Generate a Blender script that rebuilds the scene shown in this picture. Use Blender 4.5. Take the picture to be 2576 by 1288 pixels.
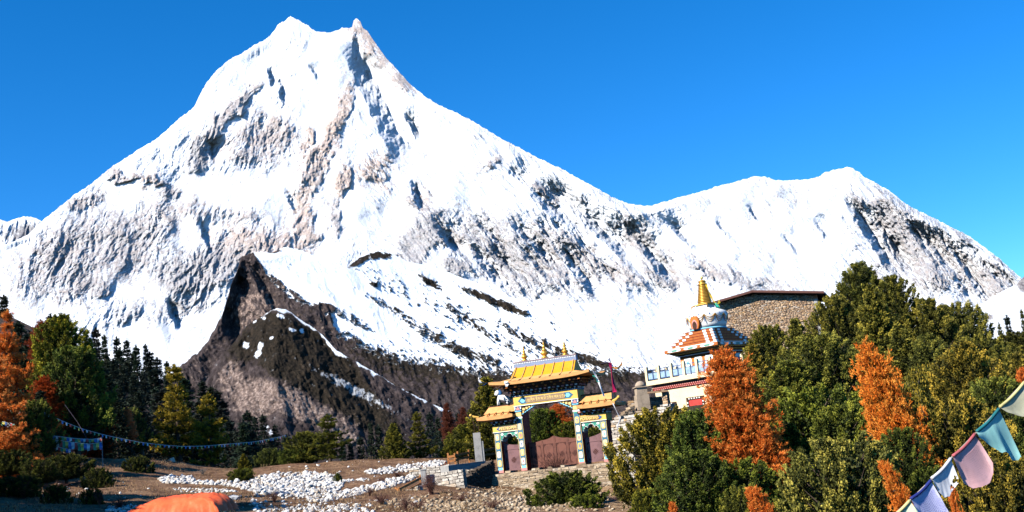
import bpy, bmesh, math, random
import numpy as np
from mathutils import Vector, Matrix

for o in list(bpy.data.objects):
    bpy.data.objects.remove(o, do_unlink=True)
scene = bpy.context.scene
COL = scene.collection
rad = math.radians

# ------------------------------------------------------------------ camera
FPX = 3108.0                      # focal length in pixels of a 2575 x 1288 picture
PITCH, ROLL = rad(10.0), rad(6.0)
EYE = np.array([0.0, 0.0, 1.6])
_f = np.array([0, math.cos(PITCH), math.sin(PITCH)])
_r0 = np.array([1.0, 0, 0]); _u0 = np.cross(_r0, _f)
_r = math.cos(ROLL) * _r0 - math.sin(ROLL) * _u0
_u = math.cos(ROLL) * _u0 + math.sin(ROLL) * _r0
cam_d = bpy.data.cameras.new("camera")
cam = bpy.data.objects.new("camera", cam_d); COL.objects.link(cam)
cam_d.sensor_width = 36.0
cam_d.lens = 36.0 * FPX / 2575.0
cam_d.clip_start = 0.2; cam_d.clip_end = 60000
M = Matrix.Identity(4)
for i in range(3):
    M[i][0] = _r[i]; M[i][1] = _u[i]; M[i][2] = -_f[i]; M[i][3] = EYE[i]
cam.matrix_world = M
scene.camera = cam

# ------------------------------------------------------------------ sky, sun, exposure
SUN_EL, SUN_LEFT = rad(36), rad(54)      # height of the sun; how far left of straight behind the camera
SUN = np.array([-math.sin(SUN_LEFT) * math.cos(SUN_EL), -math.cos(SUN_LEFT) * math.cos(SUN_EL), math.sin(SUN_EL)])
w = bpy.data.worlds.new("World"); scene.world = w; w.use_nodes = True
nt = w.node_tree
bg = nt.nodes["Background"]
sky = nt.nodes.new("ShaderNodeTexSky"); sky.sky_type = 'NISHITA'
sky.sun_disc = False; sky.sun_elevation = SUN_EL
sky.sun_rotation = math.atan2(SUN[0], SUN[1])
sky.altitude = 3400; sky.air_density = 0.85; sky.dust_density = 0.05; sky.ozone_density = 4.0
hsv = nt.nodes.new("ShaderNodeHueSaturation"); hsv.inputs['Saturation'].default_value = 1.30
hsv.inputs['Hue'].default_value = 0.500
nt.links.new(sky.outputs[0], hsv.inputs['Color'])
nt.links.new(hsv.outputs[0], bg.inputs[0]); bg.inputs[1].default_value = 0.127
sl = bpy.data.lights.new("sun", 'SUN'); sl.energy = 4.8; sl.angle = rad(0.5); sl.color = (1.0, 0.95, 0.87)
so = bpy.data.objects.new("sun", sl); COL.objects.link(so)
so.rotation_euler = Vector(SUN).to_track_quat('Z', 'Y').to_euler()
scene.view_settings.view_transform = 'Standard'; scene.view_settings.look = 'None'
scene.view_settings.exposure = 1.0; scene.view_settings.gamma = 1.0
scene.view_settings.use_curve_mapping = False
scene.cycles.max_bounces = 6; scene.cycles.diffuse_bounces = 0; scene.cycles.glossy_bounces = 2
scene.cycles.transmission_bounces = 3; scene.cycles.transparent_max_bounces = 6
scene.cycles.use_denoising = True

# ------------------------------------------------------------------ helpers
def P(x, y, d):
    """point seen at (x, y) of the 2575 x 1288 picture, d metres ahead"""
    x = np.asarray(x, float); y = np.asarray(y, float); d = np.asarray(d, float)
    a = (x - 1287.5) / FPX; b = -(y - 644.0) / FPX
    return EYE + d[..., None] * (_f + a[..., None] * _r + b[..., None] * _u)

def PV(x, y, d):
    return Vector(P(x, y, d))

_perm = np.random.RandomState(7).permutation(256)
_perm = np.concatenate([_perm, _perm, _perm])
_ga = np.random.RandomState(8).rand(256) * 2 * np.pi
def pn(x, y, seed=0):
    x = np.asarray(x, float) + seed * 17.31; y = np.asarray(y, float) + seed * 9.77
    xi = np.floor(x).astype(int); yi = np.floor(y).astype(int)
    xf = x - xi; yf = y - yi
    u = xf * xf * xf * (xf * (xf * 6 - 15) + 10); v = yf * yf * yf * (yf * (yf * 6 - 15) + 10)
    def g(ix, iy, fx, fy):
        a = _ga[_perm[_perm[ix & 255] + (iy & 255)]]
        return np.cos(a) * fx + np.sin(a) * fy
    n00 = g(xi, yi, xf, yf); n10 = g(xi + 1, yi, xf - 1, yf)
    n01 = g(xi, yi + 1, xf, yf - 1); n11 = g(xi + 1, yi + 1, xf - 1, yf - 1)
    a = n00 + u * (n10 - n00); b = n01 + u * (n11 - n01)
    return (a + v * (b - a)) * 1.5
def fbm(x, y, o=4, seed=0, gain=0.5):
    s = 0; a = 1
    for i in range(o):
        s = s + a * pn(x, y, seed + i * 3); x = x * 2.03; y = y * 2.03; a *= gain
    return s
def ridged(x, y, o=4, seed=0, gain=0.5):
    s = 0; a = 1
    for i in range(o):
        s = s + a * (1 - 2 * np.abs(pn(x, y, seed + i * 3))); x = x * 2.03; y = y * 2.03; a *= gain
    return s
def sstep(a, b, x):
    t = np.clip((x - a) / (b - a), 0, 1); return t * t * (3 - 2 * t)
def poly(pts):
    a = np.array(pts, float)
    return lambda x: np.interp(x, a[:, 0], a[:, 1])

def mesh_np(name, V, F, mat=None, smooth=False, parent=None, attrs=None, loc=None):
    """mesh from numpy arrays; F is (n,3) or (n,4)"""
    V = np.asarray(V, np.float32); F = np.asarray(F, np.int32)
    me = bpy.data.meshes.new(name)
    n, k = F.shape
    me.vertices.add(len(V)); me.vertices.foreach_set("co", V.ravel())
    me.loops.add(n * k); me.loops.foreach_set("vertex_index", F.ravel())
    me.polygons.add(n); me.polygons.foreach_set("loop_start", np.arange(0, n * k, k, dtype=np.int32))
    if smooth:
        me.polygons.foreach_set("use_smooth", np.ones(n, bool))
    for an, av in (attrs or {}).items():
        at = me.attributes.new(an, 'FLOAT', 'POINT'); at.data.foreach_set("value", np.asarray(av, np.float32).ravel())
    me.update(calc_edges=True)
    o = bpy.data.objects.new(name, me); COL.objects.link(o)
    if mat: me.materials.append(mat)
    if parent: o.parent = parent
    if loc is not None: o.location = loc
    return o

def tag(o, label=None, cat=None, group=None, kind=None):
    if label: o["label"] = label
    if cat: o["category"] = cat
    if group: o["group"] = group
    if kind: o["kind"] = kind
    return o
def empty(name, loc=(0, 0, 0), rz=0.0, label=None, cat=None, group=None):
    o = bpy.data.objects.new(name, None); COL.objects.link(o)
    o.location = loc; o.rotation_euler = (0, 0, rz); o.empty_display_size = 0.3
    return tag(o, label, cat, group)

def grid_faces(nr, nc):
    i = np.arange(nr * nc).reshape(nr, nc)
    return np.stack([i[:-1, :-1], i[:-1, 1:], i[1:, 1:], i[1:, :-1]], -1).reshape(-1, 4)

# ------------------------------------------------------------------ material helpers
class NT:
    def __init__(s, name):
        s.m = bpy.data.materials.new(name); s.m.use_nodes = True
        s.t = s.m.node_tree; s.b = s.t.nodes["Principled BSDF"]
        s.b.inputs['Roughness'].default_value = 0.9
        s.b.inputs['Specular IOR Level'].default_value = 0.15
    def n(s, t, **kw):
        x = s.t.nodes.new(t)
        for k, v in kw.items():
            if hasattr(x, k) and k not in x.inputs: setattr(x, k, v)
            else: x.inputs[k].default_value = v
        return x
    def l(s, a, b): s.t.links.new(a, b)
    def attr(s, name): return s.n("ShaderNodeAttribute", attribute_name=name).outputs['Fac']
    def coord(s, kind='Object', scale=(1, 1, 1), rot=(0, 0, 0)):
        tc = s.n("ShaderNodeTexCoord"); mp = s.n("ShaderNodeMapping")
        mp.inputs['Scale'].default_value = scale; mp.inputs['Rotation'].default_value = rot
        s.l(tc.outputs[kind], mp.inputs[0]); return mp.outputs[0]
    def noise(s, vec, scale, detail=4, rough=0.55):
        x = s.n("ShaderNodeTexNoise"); x.inputs['Scale'].default_value = scale
        x.inputs['Detail'].default_value = detail; x.inputs['Roughness'].default_value = rough
        if vec: s.l(vec, x.inputs['Vector'])
        return x.outputs['Fac']
    def ramp(s, fac, stops, interp='LINEAR'):
        x = s.n("ShaderNodeValToRGB"); cr = x.color_ramp; cr.interpolation = interp
        while len(cr.elements) > 1: cr.elements.remove(cr.elements[-1])
        cr.elements[0].position = stops[0][0]; cr.elements[0].color = (*stops[0][1], 1)
        for p, c in stops[1:]:
            e = cr.elements.new(p); e.color = (*c, 1)
        s.l(fac, x.inputs[0]); return x.outputs[0]
    def mix(s, fac, a, b, mode='MIX'):
        x = s.n("ShaderNodeMix", data_type='RGBA', blend_type=mode)
        for v, i in ((fac, 0), (a, 6), (b, 7)):
            if isinstance(v, (int, float)): x.inputs[i].default_value = v
            elif isinstance(v, tuple): x.inputs[i].default_value = (*v, 1)
            else: s.l(v, x.inputs[i])
        return x.outputs[2]
    def math(s, op, a, b=0.0):
        x = s.n("ShaderNodeMath", operation=op)
        for i, v in enumerate((a, b)):
            if isinstance(v, (int, float)): x.inputs[i].default_value = v
            else: s.l(v, x.inputs[i])
        return x.outputs[0]
    def color(s, c):
        if isinstance(c, tuple): s.b.inputs['Base Color'].default_value = (*c, 1)
        else: s.l(c, s.b.inputs['Base Color'])
    def bump(s, h, strength=0.5, dist=0.05):
        x = s.n("ShaderNodeBump"); x.inputs['Strength'].default_value = strength; x.inputs['Distance'].default_value = dist
        s.l(h, x.inputs['Height']); s.l(x.outputs[0], s.b.inputs['Normal'])

def paint(name, c, var=0.25, scale=3.0, rough=0.75, dark=None, metallic=0.0, spec=0.2):
    """weathered paint: base colour with blotches of a duller, darker tone"""
    s = NT(name); v = s.coord()
    d = dark or tuple(x * (1 - var * 1.3) for x in c)
    n1 = s.noise(v, scale, 6, 0.6); n2 = s.noise(v, scale * 7, 3)
    f = s.math('ADD', s.math('MULTIPLY', n1, 0.7), s.math('MULTIPLY', n2, 0.3))
    s.color(s.ramp(f, [(0.36, d), (0.5, c), (0.68, tuple(min(1, x * (1 + var * 0.4)) for x in c))]))
    s.b.inputs['Roughness'].default_value = rough; s.b.inputs['Metallic'].default_value = metallic
    s.b.inputs['Specular IOR Level'].default_value = spec
    return s.m
# ================================================================== MOUNTAINS
def mat_mountain():
    s = NT("snow and rock")
    rock, tint = s.attr("rock"), s.attr("tint")
    v = s.coord('Object', (0.004, 0.004, 0.004))
    n = s.noise(v, 14, 8, 0.68)
    grey = s.ramp(n, [(0.3, (0.09, 0.088, 0.098)), (0.48, (0.23, 0.222, 0.23)), (0.68, (0.42, 0.405, 0.395))])
    warm = s.ramp(n, [(0.3, (0.18, 0.10, 0.07)), (0.48, (0.34, 0.215, 0.15)), (0.68, (0.50, 0.39, 0.29))])
    rk = s.mix(tint, grey, warm)
    s.color(s.mix(rock, (0.74, 0.76, 0.79), rk))
    s.b.inputs['Roughness'].default_value = 0.85; s.b.inputs['Specular IOR Level'].default_value = 0.1
    s.bump(s.noise(v, 60, 6, 0.7), 0.6, 14.0)
    return s.m

def depth_sheet(name, X, Y, D, mat, attrs, back=8, back_depth=260.0, back_drop=14.0):
    """terrain sheet: rows from foot to crest, then over the crest and down the far side"""
    V = P(X, Y, D)
    nr, nc = X.shape
    rows = [V]; top = V[-1]
    away = top - EYE; away = away / np.linalg.norm(away, axis=-1)[:, None]
    for i in range(1, back + 1):
        q = top + away * (back_depth * i / 3.0)
        q = q + np.array([0, 0, -1.0]) * (back_drop * i + 0.45 * back_depth * (i / back) ** 2 * i)
        rows.append(q[None])
    A = np.concatenate(rows, 0)
    at = {k: np.concatenate([v] + [v[-1:]] * back, 0) for k, v in attrs.items()}
    return mesh_np(name, A.reshape(-1, 3), grid_faces(nr + back, nc), mat, True, None, at)

def blob(X, Y, cx, cy, rx, ry, ang):
    c, s_ = math.cos(rad(ang)), math.sin(rad(ang))
    dx, dy = X - cx, Y - cy
    a = (dx * c + dy * s_) / rx; b = (-dx * s_ + dy * c) / ry
    return np.exp(-(a * a + b * b) ** 1.5)

RIBM = None
def rib(X, Y, x0, y0, x1, y1, wd, A, L):
    """a rib whose far (right, upper) flank drops away over wd and fills up again over L"""
    tx, ty = x1 - x0, y1 - y0; ln = math.hypot(tx, ty); tx /= ln; ty /= ln
    al = (X - x0) * tx + (Y - y0) * ty
    wob = 5.0 * pn(X * 0.04, Y * 0.04, 5) + 2.5 * pn(X * 0.12, Y * 0.12, 6)
    sd = (X - x0) * ty - (Y - y0) * tx + wob      # positive to the right of the rib
    win = sstep(-0.25 * ln, 0.35 * ln, al) * (1 - sstep(0.55 * ln, 1.2 * ln, al))
    ramp_ = np.clip((sd + wd * 0.5) / wd, 0, 1)
    global RIBM
    if RIBM is not None: RIBM = np.maximum(RIBM, win * np.exp(-((sd - wd * .1) / wd) ** 2) * min(1, A / 90))
    return A * ramp_ * np.exp(-np.maximum(sd - wd * .5, 0) / L) * win

TOP = poly([(-80, 640), (-20, 625), (30, 610), (70, 590), (105, 557), (150, 520), (190, 488), (235, 458), (280, 420), (340, 382), (400, 345), (425, 322), (450, 298), (470, 285), (488, 268),
            (505, 235), (520, 208), (545, 178), (570, 155), (592, 142), (606, 136), (622, 126), (640, 113), (660, 103), (675, 94), (690, 76), (700, 61), (715, 53), (724, 46), (731, 40), (741, 47), (755, 54),
            (775, 64), (785, 74), (800, 81), (820, 82), (838, 80), (852, 75), (860, 71), (875, 70), (886, 68), (889, 54), (897, 46), (905, 54), (912, 68), (925, 80), (935, 95), (947, 113), (960, 131), (975, 150), (1000, 176),
            (1025, 205), (1046, 225), (1070, 243), (1100, 263), (1130, 276), (1160, 290), (1190, 306), (1220, 324), (1255, 345), (1300, 369), (1350, 396), (1400, 419), (1450, 446),
            (1500, 474), (1540, 496), (1580, 512), (1610, 517), (1640, 517), (1668, 508), (1700, 499), (1750, 486), (1800, 470), (1850, 458), (1880, 448), (1903, 443), (1925, 444), (1945, 452), (1970, 455), (2005, 452),
            (2035, 450), (2060, 443), (2075, 434), (2090, 430), (2110, 424), (2130, 421), (2145, 424), (2160, 433), (2175, 446), (2200, 459), (2230, 476), (2250, 489), (2262, 500), (2290, 520), (2320, 535), (2350, 550),
            (2390, 570), (2430, 590), (2465, 614), (2500, 640), (2530, 665), (2560, 692), (2600, 730), (2660, 790)])
nx, ny = 1700, 520
xs = np.linspace(-70, 2650, nx)
X = np.tile(xs, (ny, 1))
top = TOP(xs) + 2.2 * pn(xs * 0.11, xs * 0, 3) + 1.3 * pn(xs * 0.33, xs * 0, 4)
t = np.linspace(0, 1, ny)[:, None] ** 0.9
Y = 1060 + (top[None, :] - 1060) * t
# fall lines: down-left on the left flank, down-right on the right flank
def streaks(X, Y, ang, lx, ly, o, seed):
    c, s_ = math.cos(rad(ang)), math.sin(rad(ang))
    al = X * c + Y * s_; ac = -X * s_ + Y * c
    wx = 12 * pn(X * 0.015, Y * 0.015, seed + 40)
    return ridged((ac + wx) / lx, (al + wx) / ly, o, seed, 0.52)
bl = sstep(760, 960, X)
R_ = (1 - bl) * streaks(X, Y, 118, 85, 230, 4, 11) + bl * streaks(X, Y, 47, 80, 230, 4, 12)
F_ = (1 - bl) * streaks(X, Y, 105, 20, 45, 4, 13) + bl * streaks(X, Y, 48, 19, 50, 4, 14)
# bare rock: where the photograph shows it
ROCK = [(915, 92, 24, 50, -20, .95, .8), (960, 150, 16, 42, -38, .8, .5), (1010, 205, 14, 45, -38, .9, .6), (632, 232, 48, 15, -42, .75, .4), (585, 275, 60, 16, -42, .85, .4), (528, 330, 40, 18, -50, .8, .4), (505, 392, 42, 30, -55, 1.0, .1),
        (640, 375, 95, 52, 0, .60, .4), (685, 315, 60, 30, 20, .66, .6), (655, 345, 50, 20, 10, .6, .5), (868, 245, 16, 60, 22, .72, .9), (845, 320, 17, 65, 22, .85, 1), (815, 395, 28, 45, 15, .75, .9), (772, 355, 11, 40, 12, .85, 1),
        (862, 452, 16, 50, 10, .85, 1), (945, 430, 50, 42, -25, .64, 1), (780, 445, 28, 55, 10, .78, .7), (757, 525, 26, 50, -8, .82, .9), (770, 590, 26, 45, -20, .8, .8),
        (838, 545, 22, 46, -18, .85, .3), (298, 444, 46, 12, 12, .82, .5), (385, 455, 48, 16, 8, .72, .7), (430, 484, 30, 12, -15, .76, .2), (207, 505, 55, 22, -18, .78, .4),
        (360, 560, 130, 40, -25, .55, .3), (180, 600, 120, 50, -28, .60, .3), (110, 690, 100, 60, -30, .55, .3), (300, 650, 130, 60, -30, .66, .3), (560, 540, 130, 24, 5, .5, .5),
        (655, 605, 120, 30, 5, .78, .8), (640, 640, 80, 20, 0, .9, .5), (480, 690, 95, 55, -10, .95, .15), (560, 660, 60, 45, 0, .9, .2), (250, 700, 100, 40, -30, .72, .3), (440, 780, 80, 30, -20, .7, .1), (330, 780, 60, 30, -30, .55, .1),
        (1040, 625, 40, 62, 15, 1.1, .1), (1105, 575, 60, 42, 25, .85, .1), (1150, 668, 38, 26, 0, 1.05, .1), (1055, 500, 22, 40, -10, .8, .3), (1240, 600, 95, 60, 40, .72, .15), (1290, 680, 85, 45, 25, .8, .1),
        (1400, 650, 85, 70, 40, .74, .2), (1465, 690, 60, 45, 40, .7, .2), (1230, 425, 34, 18, -30, .8, .4), (1600, 600, 26, 45, -25, 1.0, .15), (1645, 650, 34, 55, -35, .95, .15), (1690, 700, 50, 28, 25, .9, .2),
        (1370, 490, 30, 14, 40, .9, .5), (1560, 690, 70, 28, 25, .6, .3), (1850, 700, 95, 18, 20, .72, .2), (1940, 725, 70, 16, 15, .65, .2), (1760, 665, 60, 18, 25, .6, .4), (1960, 660, 60, 20, 20, .5, .2),
        (2225, 545, 50, 55, 30, .8, .15), (2150, 520, 14, 50, -15, .7, .2), (2290, 600, 70, 55, 40, .7, .2), (2400, 670, 90, 55, 40, .7, .25), (2330, 700, 50, 60, 40, .6, .2), (2490, 700, 60, 40, 40, .75, .2), (2240, 660, 40, 60, 40, .6, .1), (1900, 530, 120, 40, -20, .3, .2)]
rk = np.zeros_like(X); tn = np.zeros_like(X); wsum = np.full_like(X, 1e-3)
wx_ = 16 * fbm(X * 0.02, Y * 0.02, 3, 61); wy_ = 16 * fbm(X * 0.02, Y * 0.02, 3, 67)
for (cx, cy, rx, ry, an, st, ti) in ROCK:
    b = blob(X + wx_, Y + wy_, cx, cy, rx * 1.1, ry * 1.1, an) * st
    rk = 1 - (1 - rk) * (1 - np.clip(b, 0, 0.98)); tn += b * ti; wsum += b
tn = tn / wsum
fine = (1 - bl) * streaks(X, Y, 148, 6, 26, 4, 21) + bl * streaks(X, Y, 46, 6, 46, 4, 22)
vert = streaks(X, Y, 97, 5, 24, 3, 24)
spec = fbm(X * 0.10 , Y * 0.10, 5, 30, 0.7)
# relief in metres (positive = farther away)
rough = 0.15 + 0.34 * sstep(-.25, .45, fbm(X * .006, Y * .006, 2, 90)) + 0.62 * sstep(0.1, 0.7, rk) + 0.35 * sstep(1000, 1300, X) * sstep(440, 560, Y)
clean = np.zeros_like(X)
for c_ in [(1620, 830, 330, 95, 12), (1880, 800, 300, 110, 0), (1850, 570, 260, 90, -12), (2250, 780, 260, 60, 0), (430, 860, 150, 70, 0), (330, 720, 110, 36, 25), (1300, 800, 200, 60, 25), (1180, 470, 130, 70, 40), (640, 470, 110, 26, 0), (800, 180, 60, 90, 0), (1980, 640, 160, 90, 0)]: clean = np.maximum(clean, blob(X, Y, *c_))
rough = rough * (1 - .72 * clean); rk = rk * (1 - .5 * clean)
D = 6000 + (960 - Y) * 2.57 * 1.2
edge = sstep(0.0, 0.04, 1 - t)                # the crest itself stays put
D = D - edge * rough * (32 * R_ + 15 * F_ + 5.0 * fine + 3.0 * vert + 6.0 * spec)
long_ = streaks(X, Y, 47, 24, 190, 3, 77)
D = D - edge * 22 * (1 - .85 * clean) * long_ * sstep(1000, 1250, X) * (1 - .7 * sstep(1680, 1760, X) * (1 - sstep(2080, 2180, X)))
D = D - edge * 60 * fbm(X * 0.006, Y * 0.006, 3, 50)
RIBS = [(866, 95, 1030, 440, 44, 95, 130), (1019, 285, 1060, 362, 14, 40, 30), (1015, 364, 1095, 406, 14, 32, 30),
        (1340, 486, 1460, 592, 26, 95, 60), (1345, 455, 1490, 560, 22, 55, 70), (1458, 540, 1590, 660, 28, 100, 60), (1530, 575, 1600, 640, 12, 40, 30), (1390, 560, 1440, 610, 10, 40, 30), (1110, 590, 1180, 660, 12, 45, 30), (1200, 560, 1280, 640, 12, 45, 30), (1320, 640, 1390, 710, 14, 50, 30), (1440, 590, 1500, 650, 10, 40, 30), (1279, 424, 1325, 464, 14, 40, 40), (1284, 562, 1422, 690, 14, 70, 30), (1181, 626, 1282, 732, 24, 90, 40),
        (1405, 626, 1497, 742, 24, 100, 40), (1610, 616, 1700, 722, 20, 90, 40), (1036, 462, 1058, 532, 14, 60, 30), (1679, 562, 1756, 634, 13, 45, 30), (1500, 660, 1560, 720, 12, 45, 30), (1560, 560, 1640, 640, 12, 45, 30), (1720, 640, 1800, 700, 10, 35, 30),
        (1240, 640, 1330, 715, 14, 50, 30), (1090, 560, 1150, 640, 14, 50, 40), (1350, 560, 1400, 620, 10, 40, 25),
        (701, 200, 713, 262, 9, 40, 30), (672, 165, 690, 225, 10, 40, 30), (520, 360, 536, 410, 9, 50, 25), (780, 165, 800, 200, 8, 25, 25), (720, 480, 745, 540, 10, 35, 30), (500, 560, 530, 640, 10, 35, 30), (420, 760, 450, 830, 12, 60, 30),
        (2140, 520, 2258, 705, 20, 100, 40), (2190, 540, 2300, 700, 13, 60, 30), (2255, 520, 2370, 690, 12, 55, 30), (2300, 560, 2430, 740, 13, 65, 30), (2388, 620, 2486, 760, 13, 75, 30), (2440, 620, 2540, 740, 12, 55, 30), (2340, 560, 2400, 640, 9, 40, 25), (2500, 660, 2570, 745, 11, 50, 25), (2225, 610, 2280, 690, 9, 40, 20),
        (1800, 560, 1850, 610, 8, 22, 20), (1960, 590, 2010, 640, 8, 22, 20), (2050, 560, 2090, 610, 8, 25, 20), (1880, 520, 1910, 560, 7, 20, 20)]
RIBM = np.zeros_like(X)
for r in RIBS:
    D = D + sstep(0.0, 0.13, 1 - t) * rib(X, Y, *r) * 2.4
rk = rk * (1 - .75 * RIBM); RIBM = None
gx = np.gradient(D, axis=1) / (np.gradient(X, axis=1) * 2.6)
rock = .80 * sstep(0.46, 0.80, rk * 0.64 + 0.21 * fine + 0.12 * vert + 0.17 * F_ + 0.10 * spec + 0.20 * fbm(X * .33, Y * .33, 3, 33, .7) + 0.08 * long_ * sstep(1000, 1250, X) * (1 - clean) - 0.06)
rock = np.maximum(rock, 0.7 * sstep(2.0, 4.0, np.abs(gx)) * sstep(0.45, 0.75, rk + 0.3 * spec))
depth_sheet("mountain", X, Y, D, mat_mountain(), {"rock": rock, "tint": np.clip(tn + 0.3 * spec, 0, 1)}, back_depth=500)["kind"] = "structure"

# the lower summit peeping out at the left edge
xs = np.linspace(-140, 190, 240)
tp = poly([(-140, 560), (-40, 548), (0, 552), (18, 558), (40, 550), (62, 544), (85, 547), (100, 553), (130, 575), (190, 640)])(xs) + 1.5 * pn(xs * 0.15, xs * 0, 9)
t = np.linspace(0, 1, 130)[:, None]; X = np.tile(xs, (130, 1)); Y = 820 + (tp[None] - 820) * t
rk = 0.25 + 0.55 * blob(X, Y, 75, 590, 45, 30, 0) + 0.2 * blob(X, Y, 10, 600, 20, 60, 10)
rock = sstep(0.5, 0.75, rk + 0.16 * streaks(X, Y, 95, 9, 26, 3, 23) + 0.15 * fbm(X * .12, Y * .12, 3, 31))
D = 10200 + (820 - Y) * 3.4 * 1.1 - 30 * streaks(X, Y, 95, 26, 70, 4, 15) * sstep(0, .05, 1 - t)
depth_sheet("mountain", X, Y, D, bpy.data.materials["snow and rock"], {"rock": rock, "tint": 0 * X}, back_depth=400)["kind"] = "structure"

# smooth snow shoulder at the right edge
xs = np.linspace(2380, 2760, 260)
tp = poly([(2380, 805), (2440, 778), (2480, 757), (2520, 733), (2555, 715), (2566, 705), (2580, 690), (2620, 660), (2760, 600)])(xs) + 1.0 * pn(xs * 0.1, xs * 0, 19)
t = np.linspace(0, 1, 120)[:, None]; X = np.tile(xs, (120, 1)); Y = 960 + (tp[None] - 960) * t
rock = sstep(.5, .7, 1.1 * blob(X, Y, 2580, 715, 26, 26, -30) + .7 * blob(X, Y, 2490, 800, 12, 16, 0) + 0.2 * fbm(X * .1, Y * .1, 3, 35))
D = 4200 + (960 - Y) * 1.4 * 1.9 - 8 * fbm(X * .02, Y * .02, 4, 17) * sstep(0, .05, 1 - t)
depth_sheet("snow_slope", X, Y, D, bpy.data.materials["snow and rock"], {"rock": rock, "tint": 0.2 + 0 * X}, back_depth=200)["kind"] = "structure"

# ------------------------------------------------------------------ the dark pyramid with its snow slope
def mat_foothill():
    s = NT("hillside scrub, rock and snow")
    snow, pale, veg = s.attr("snow"), s.attr("pale"), s.attr("veg")
    v = s.coord('Object', (0.01, 0.01, 0.01))
    n = s.noise(v, 9, 10, 0.75); n2 = s.noise(v, 22, 8, 0.78)
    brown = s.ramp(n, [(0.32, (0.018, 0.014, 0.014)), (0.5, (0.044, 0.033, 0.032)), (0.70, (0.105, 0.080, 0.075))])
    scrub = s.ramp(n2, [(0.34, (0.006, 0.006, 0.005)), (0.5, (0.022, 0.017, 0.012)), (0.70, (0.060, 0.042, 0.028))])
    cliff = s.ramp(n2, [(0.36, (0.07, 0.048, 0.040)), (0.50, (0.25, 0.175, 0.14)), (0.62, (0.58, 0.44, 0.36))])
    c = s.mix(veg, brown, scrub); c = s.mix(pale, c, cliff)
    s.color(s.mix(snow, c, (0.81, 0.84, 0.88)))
    s.b.inputs['Specular IOR Level'].default_value = 0.08
    s.bump(n2, 0.7, 5.0)
    return s.m
MF = mat_foothill()
TOP2 = poly([(380, 985), (455, 920), (500, 884), (520, 864), (532, 838), (548, 812), (560, 788), (572, 748), (582, 716), (592, 690), (600, 664), (606, 650), (618, 641), (630, 637), (640, 634), (660, 633), (680, 636), (695, 632), (706, 625),
             (720, 622), (735, 624), (760, 630), (785, 641), (810, 650), (840, 657), (860, 667), (875, 670), (886, 662), (905, 648), (930, 638), (950, 632), (975, 634), (990, 640), (1010, 650), (1030, 660), (1080, 668), (1110, 678),
             (1150, 694), (1200, 712), (1250, 738), (1300, 752), (1350, 778), (1400, 808), (1450, 848), (1500, 878), (1560, 906), (1620, 925), (1700, 945), (1800, 960), (2000, 985), (2300, 1000)])
xs = np.linspace(380, 2300, 1200)
tp = TOP2(xs) + 4.5 * fbm(xs * .07, xs * 0, 4, 38, .6) * (1 - sstep(600, 660, xs)) + 1.6 * pn(xs * 0.13, xs * 0, 8) + 1.0 * pn(xs * 0.4, xs * 0, 10)
ny = 330; t = np.linspace(0, 1, ny)[:, None]; X = np.tile(xs, (ny, 1)); Y = 1180 + (tp[None] - 1180) * t
edge = sstep(0, .05, 1 - t)
BORD = poly([(380, 300), (600, 500), (636, 634), (645, 650), (658, 668), (672, 697), (700, 725), (725, 745), (772, 770), (800, 782), (832, 800), (846, 856), (920, 900), (994, 930), (1105, 948), (1216, 962), (1400, 958), (1620, 950), (2300, 980)])
SOFT = poly([(380, 5), (820, 6), (850, 60), (957, 100), (1105, 95), (1216, 75), (1500, 60), (2300, 40)])
st = streaks(X, Y, 31, 7, 40, 4, 41)          # streaks along the slope
nz = fbm(X * 0.09, Y * 0.09, 4, 42, 0.6)
sn = (BORD(X) + 9 * nz * sstep(640, 700, X) - Y) / SOFT(X)
snow = sstep(0.0, 1.0, sn) ** 0.8
snow = sstep(0.38, 0.55, snow * 1.02 + 0.26 * st * (1 - sstep(1.2, 2.2, sn)) + 0.14 * nz - 0.14)
patch = np.zeros_like(X)                       # bare patches on the snow
for (cx, cy, rx, ry, an, a) in [(810, 775, 34, 14, 0, 1.3), (905, 655, 34, 10, -30, 1.2), (950, 642, 40, 10, 0, 1.0), (690, 632, 16, 5, -10, 1.5), (1085, 712, 40, 10, 30, .95), (940, 715, 14, 7, 20, .9), (1235, 755, 70, 11, 27, .9), (1280, 772, 60, 12, 22, 1.0), (1190, 738, 40, 8, 25, .9),
                               (1020, 800, 160, 14, 32, .5), (1200, 820, 160, 14, 33, .55), (1320, 850, 120, 12, 30, .6), (1100, 850, 160, 18, 30, .6), (1400, 880, 90, 12, 28, .7), (880, 800, 110, 14, 30, .45), (1180, 890, 120, 20, 20, .7), (1480, 905, 80, 14, 20, .8),
                               (700, 712, 34, 8, 40, .9), (742, 742, 44, 8, 33, .8), (985, 720, 220, 30, 28, .33), (1150, 790, 250, 40, 30, .36)]:
    patch = np.maximum(patch, a * blob(X, Y, cx, cy, rx, ry, an))
patch = np.maximum(patch, .10 + .10 * sstep(720, 900, Y) + .10 * sstep(900, 1300, X))
bare = sstep(0.5, 0.62, patch * 0.70 + 0.20 * st + 0.15 * nz)
snow = snow * (1 - bare)
left = 1 - sstep(640, 700, X)
veg = sstep(.35, .7, 0.45 + 0.35 * nz + 0.6 * blob(X, Y, 600, 880, 60, 60, 0) + 0.45 * sstep(840, 950, X) * sstep(-.3, .1, sn) - 0.5 * left - .1)
pale = sstep(.55, .95, 0.30 + 0.35 * nz + 0.25 * streaks(X, Y, 100, 10, 30, 3, 44) * 0.6 + .35 * blob(X, Y, 640, 780, 55, 60, 30)) * (1 - sstep(830, 900, X)) * 0.8
D = 3300 + (1180 - Y) * 1.15 * (0.9 + 0.45 * sstep(600, 1300, X))
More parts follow.
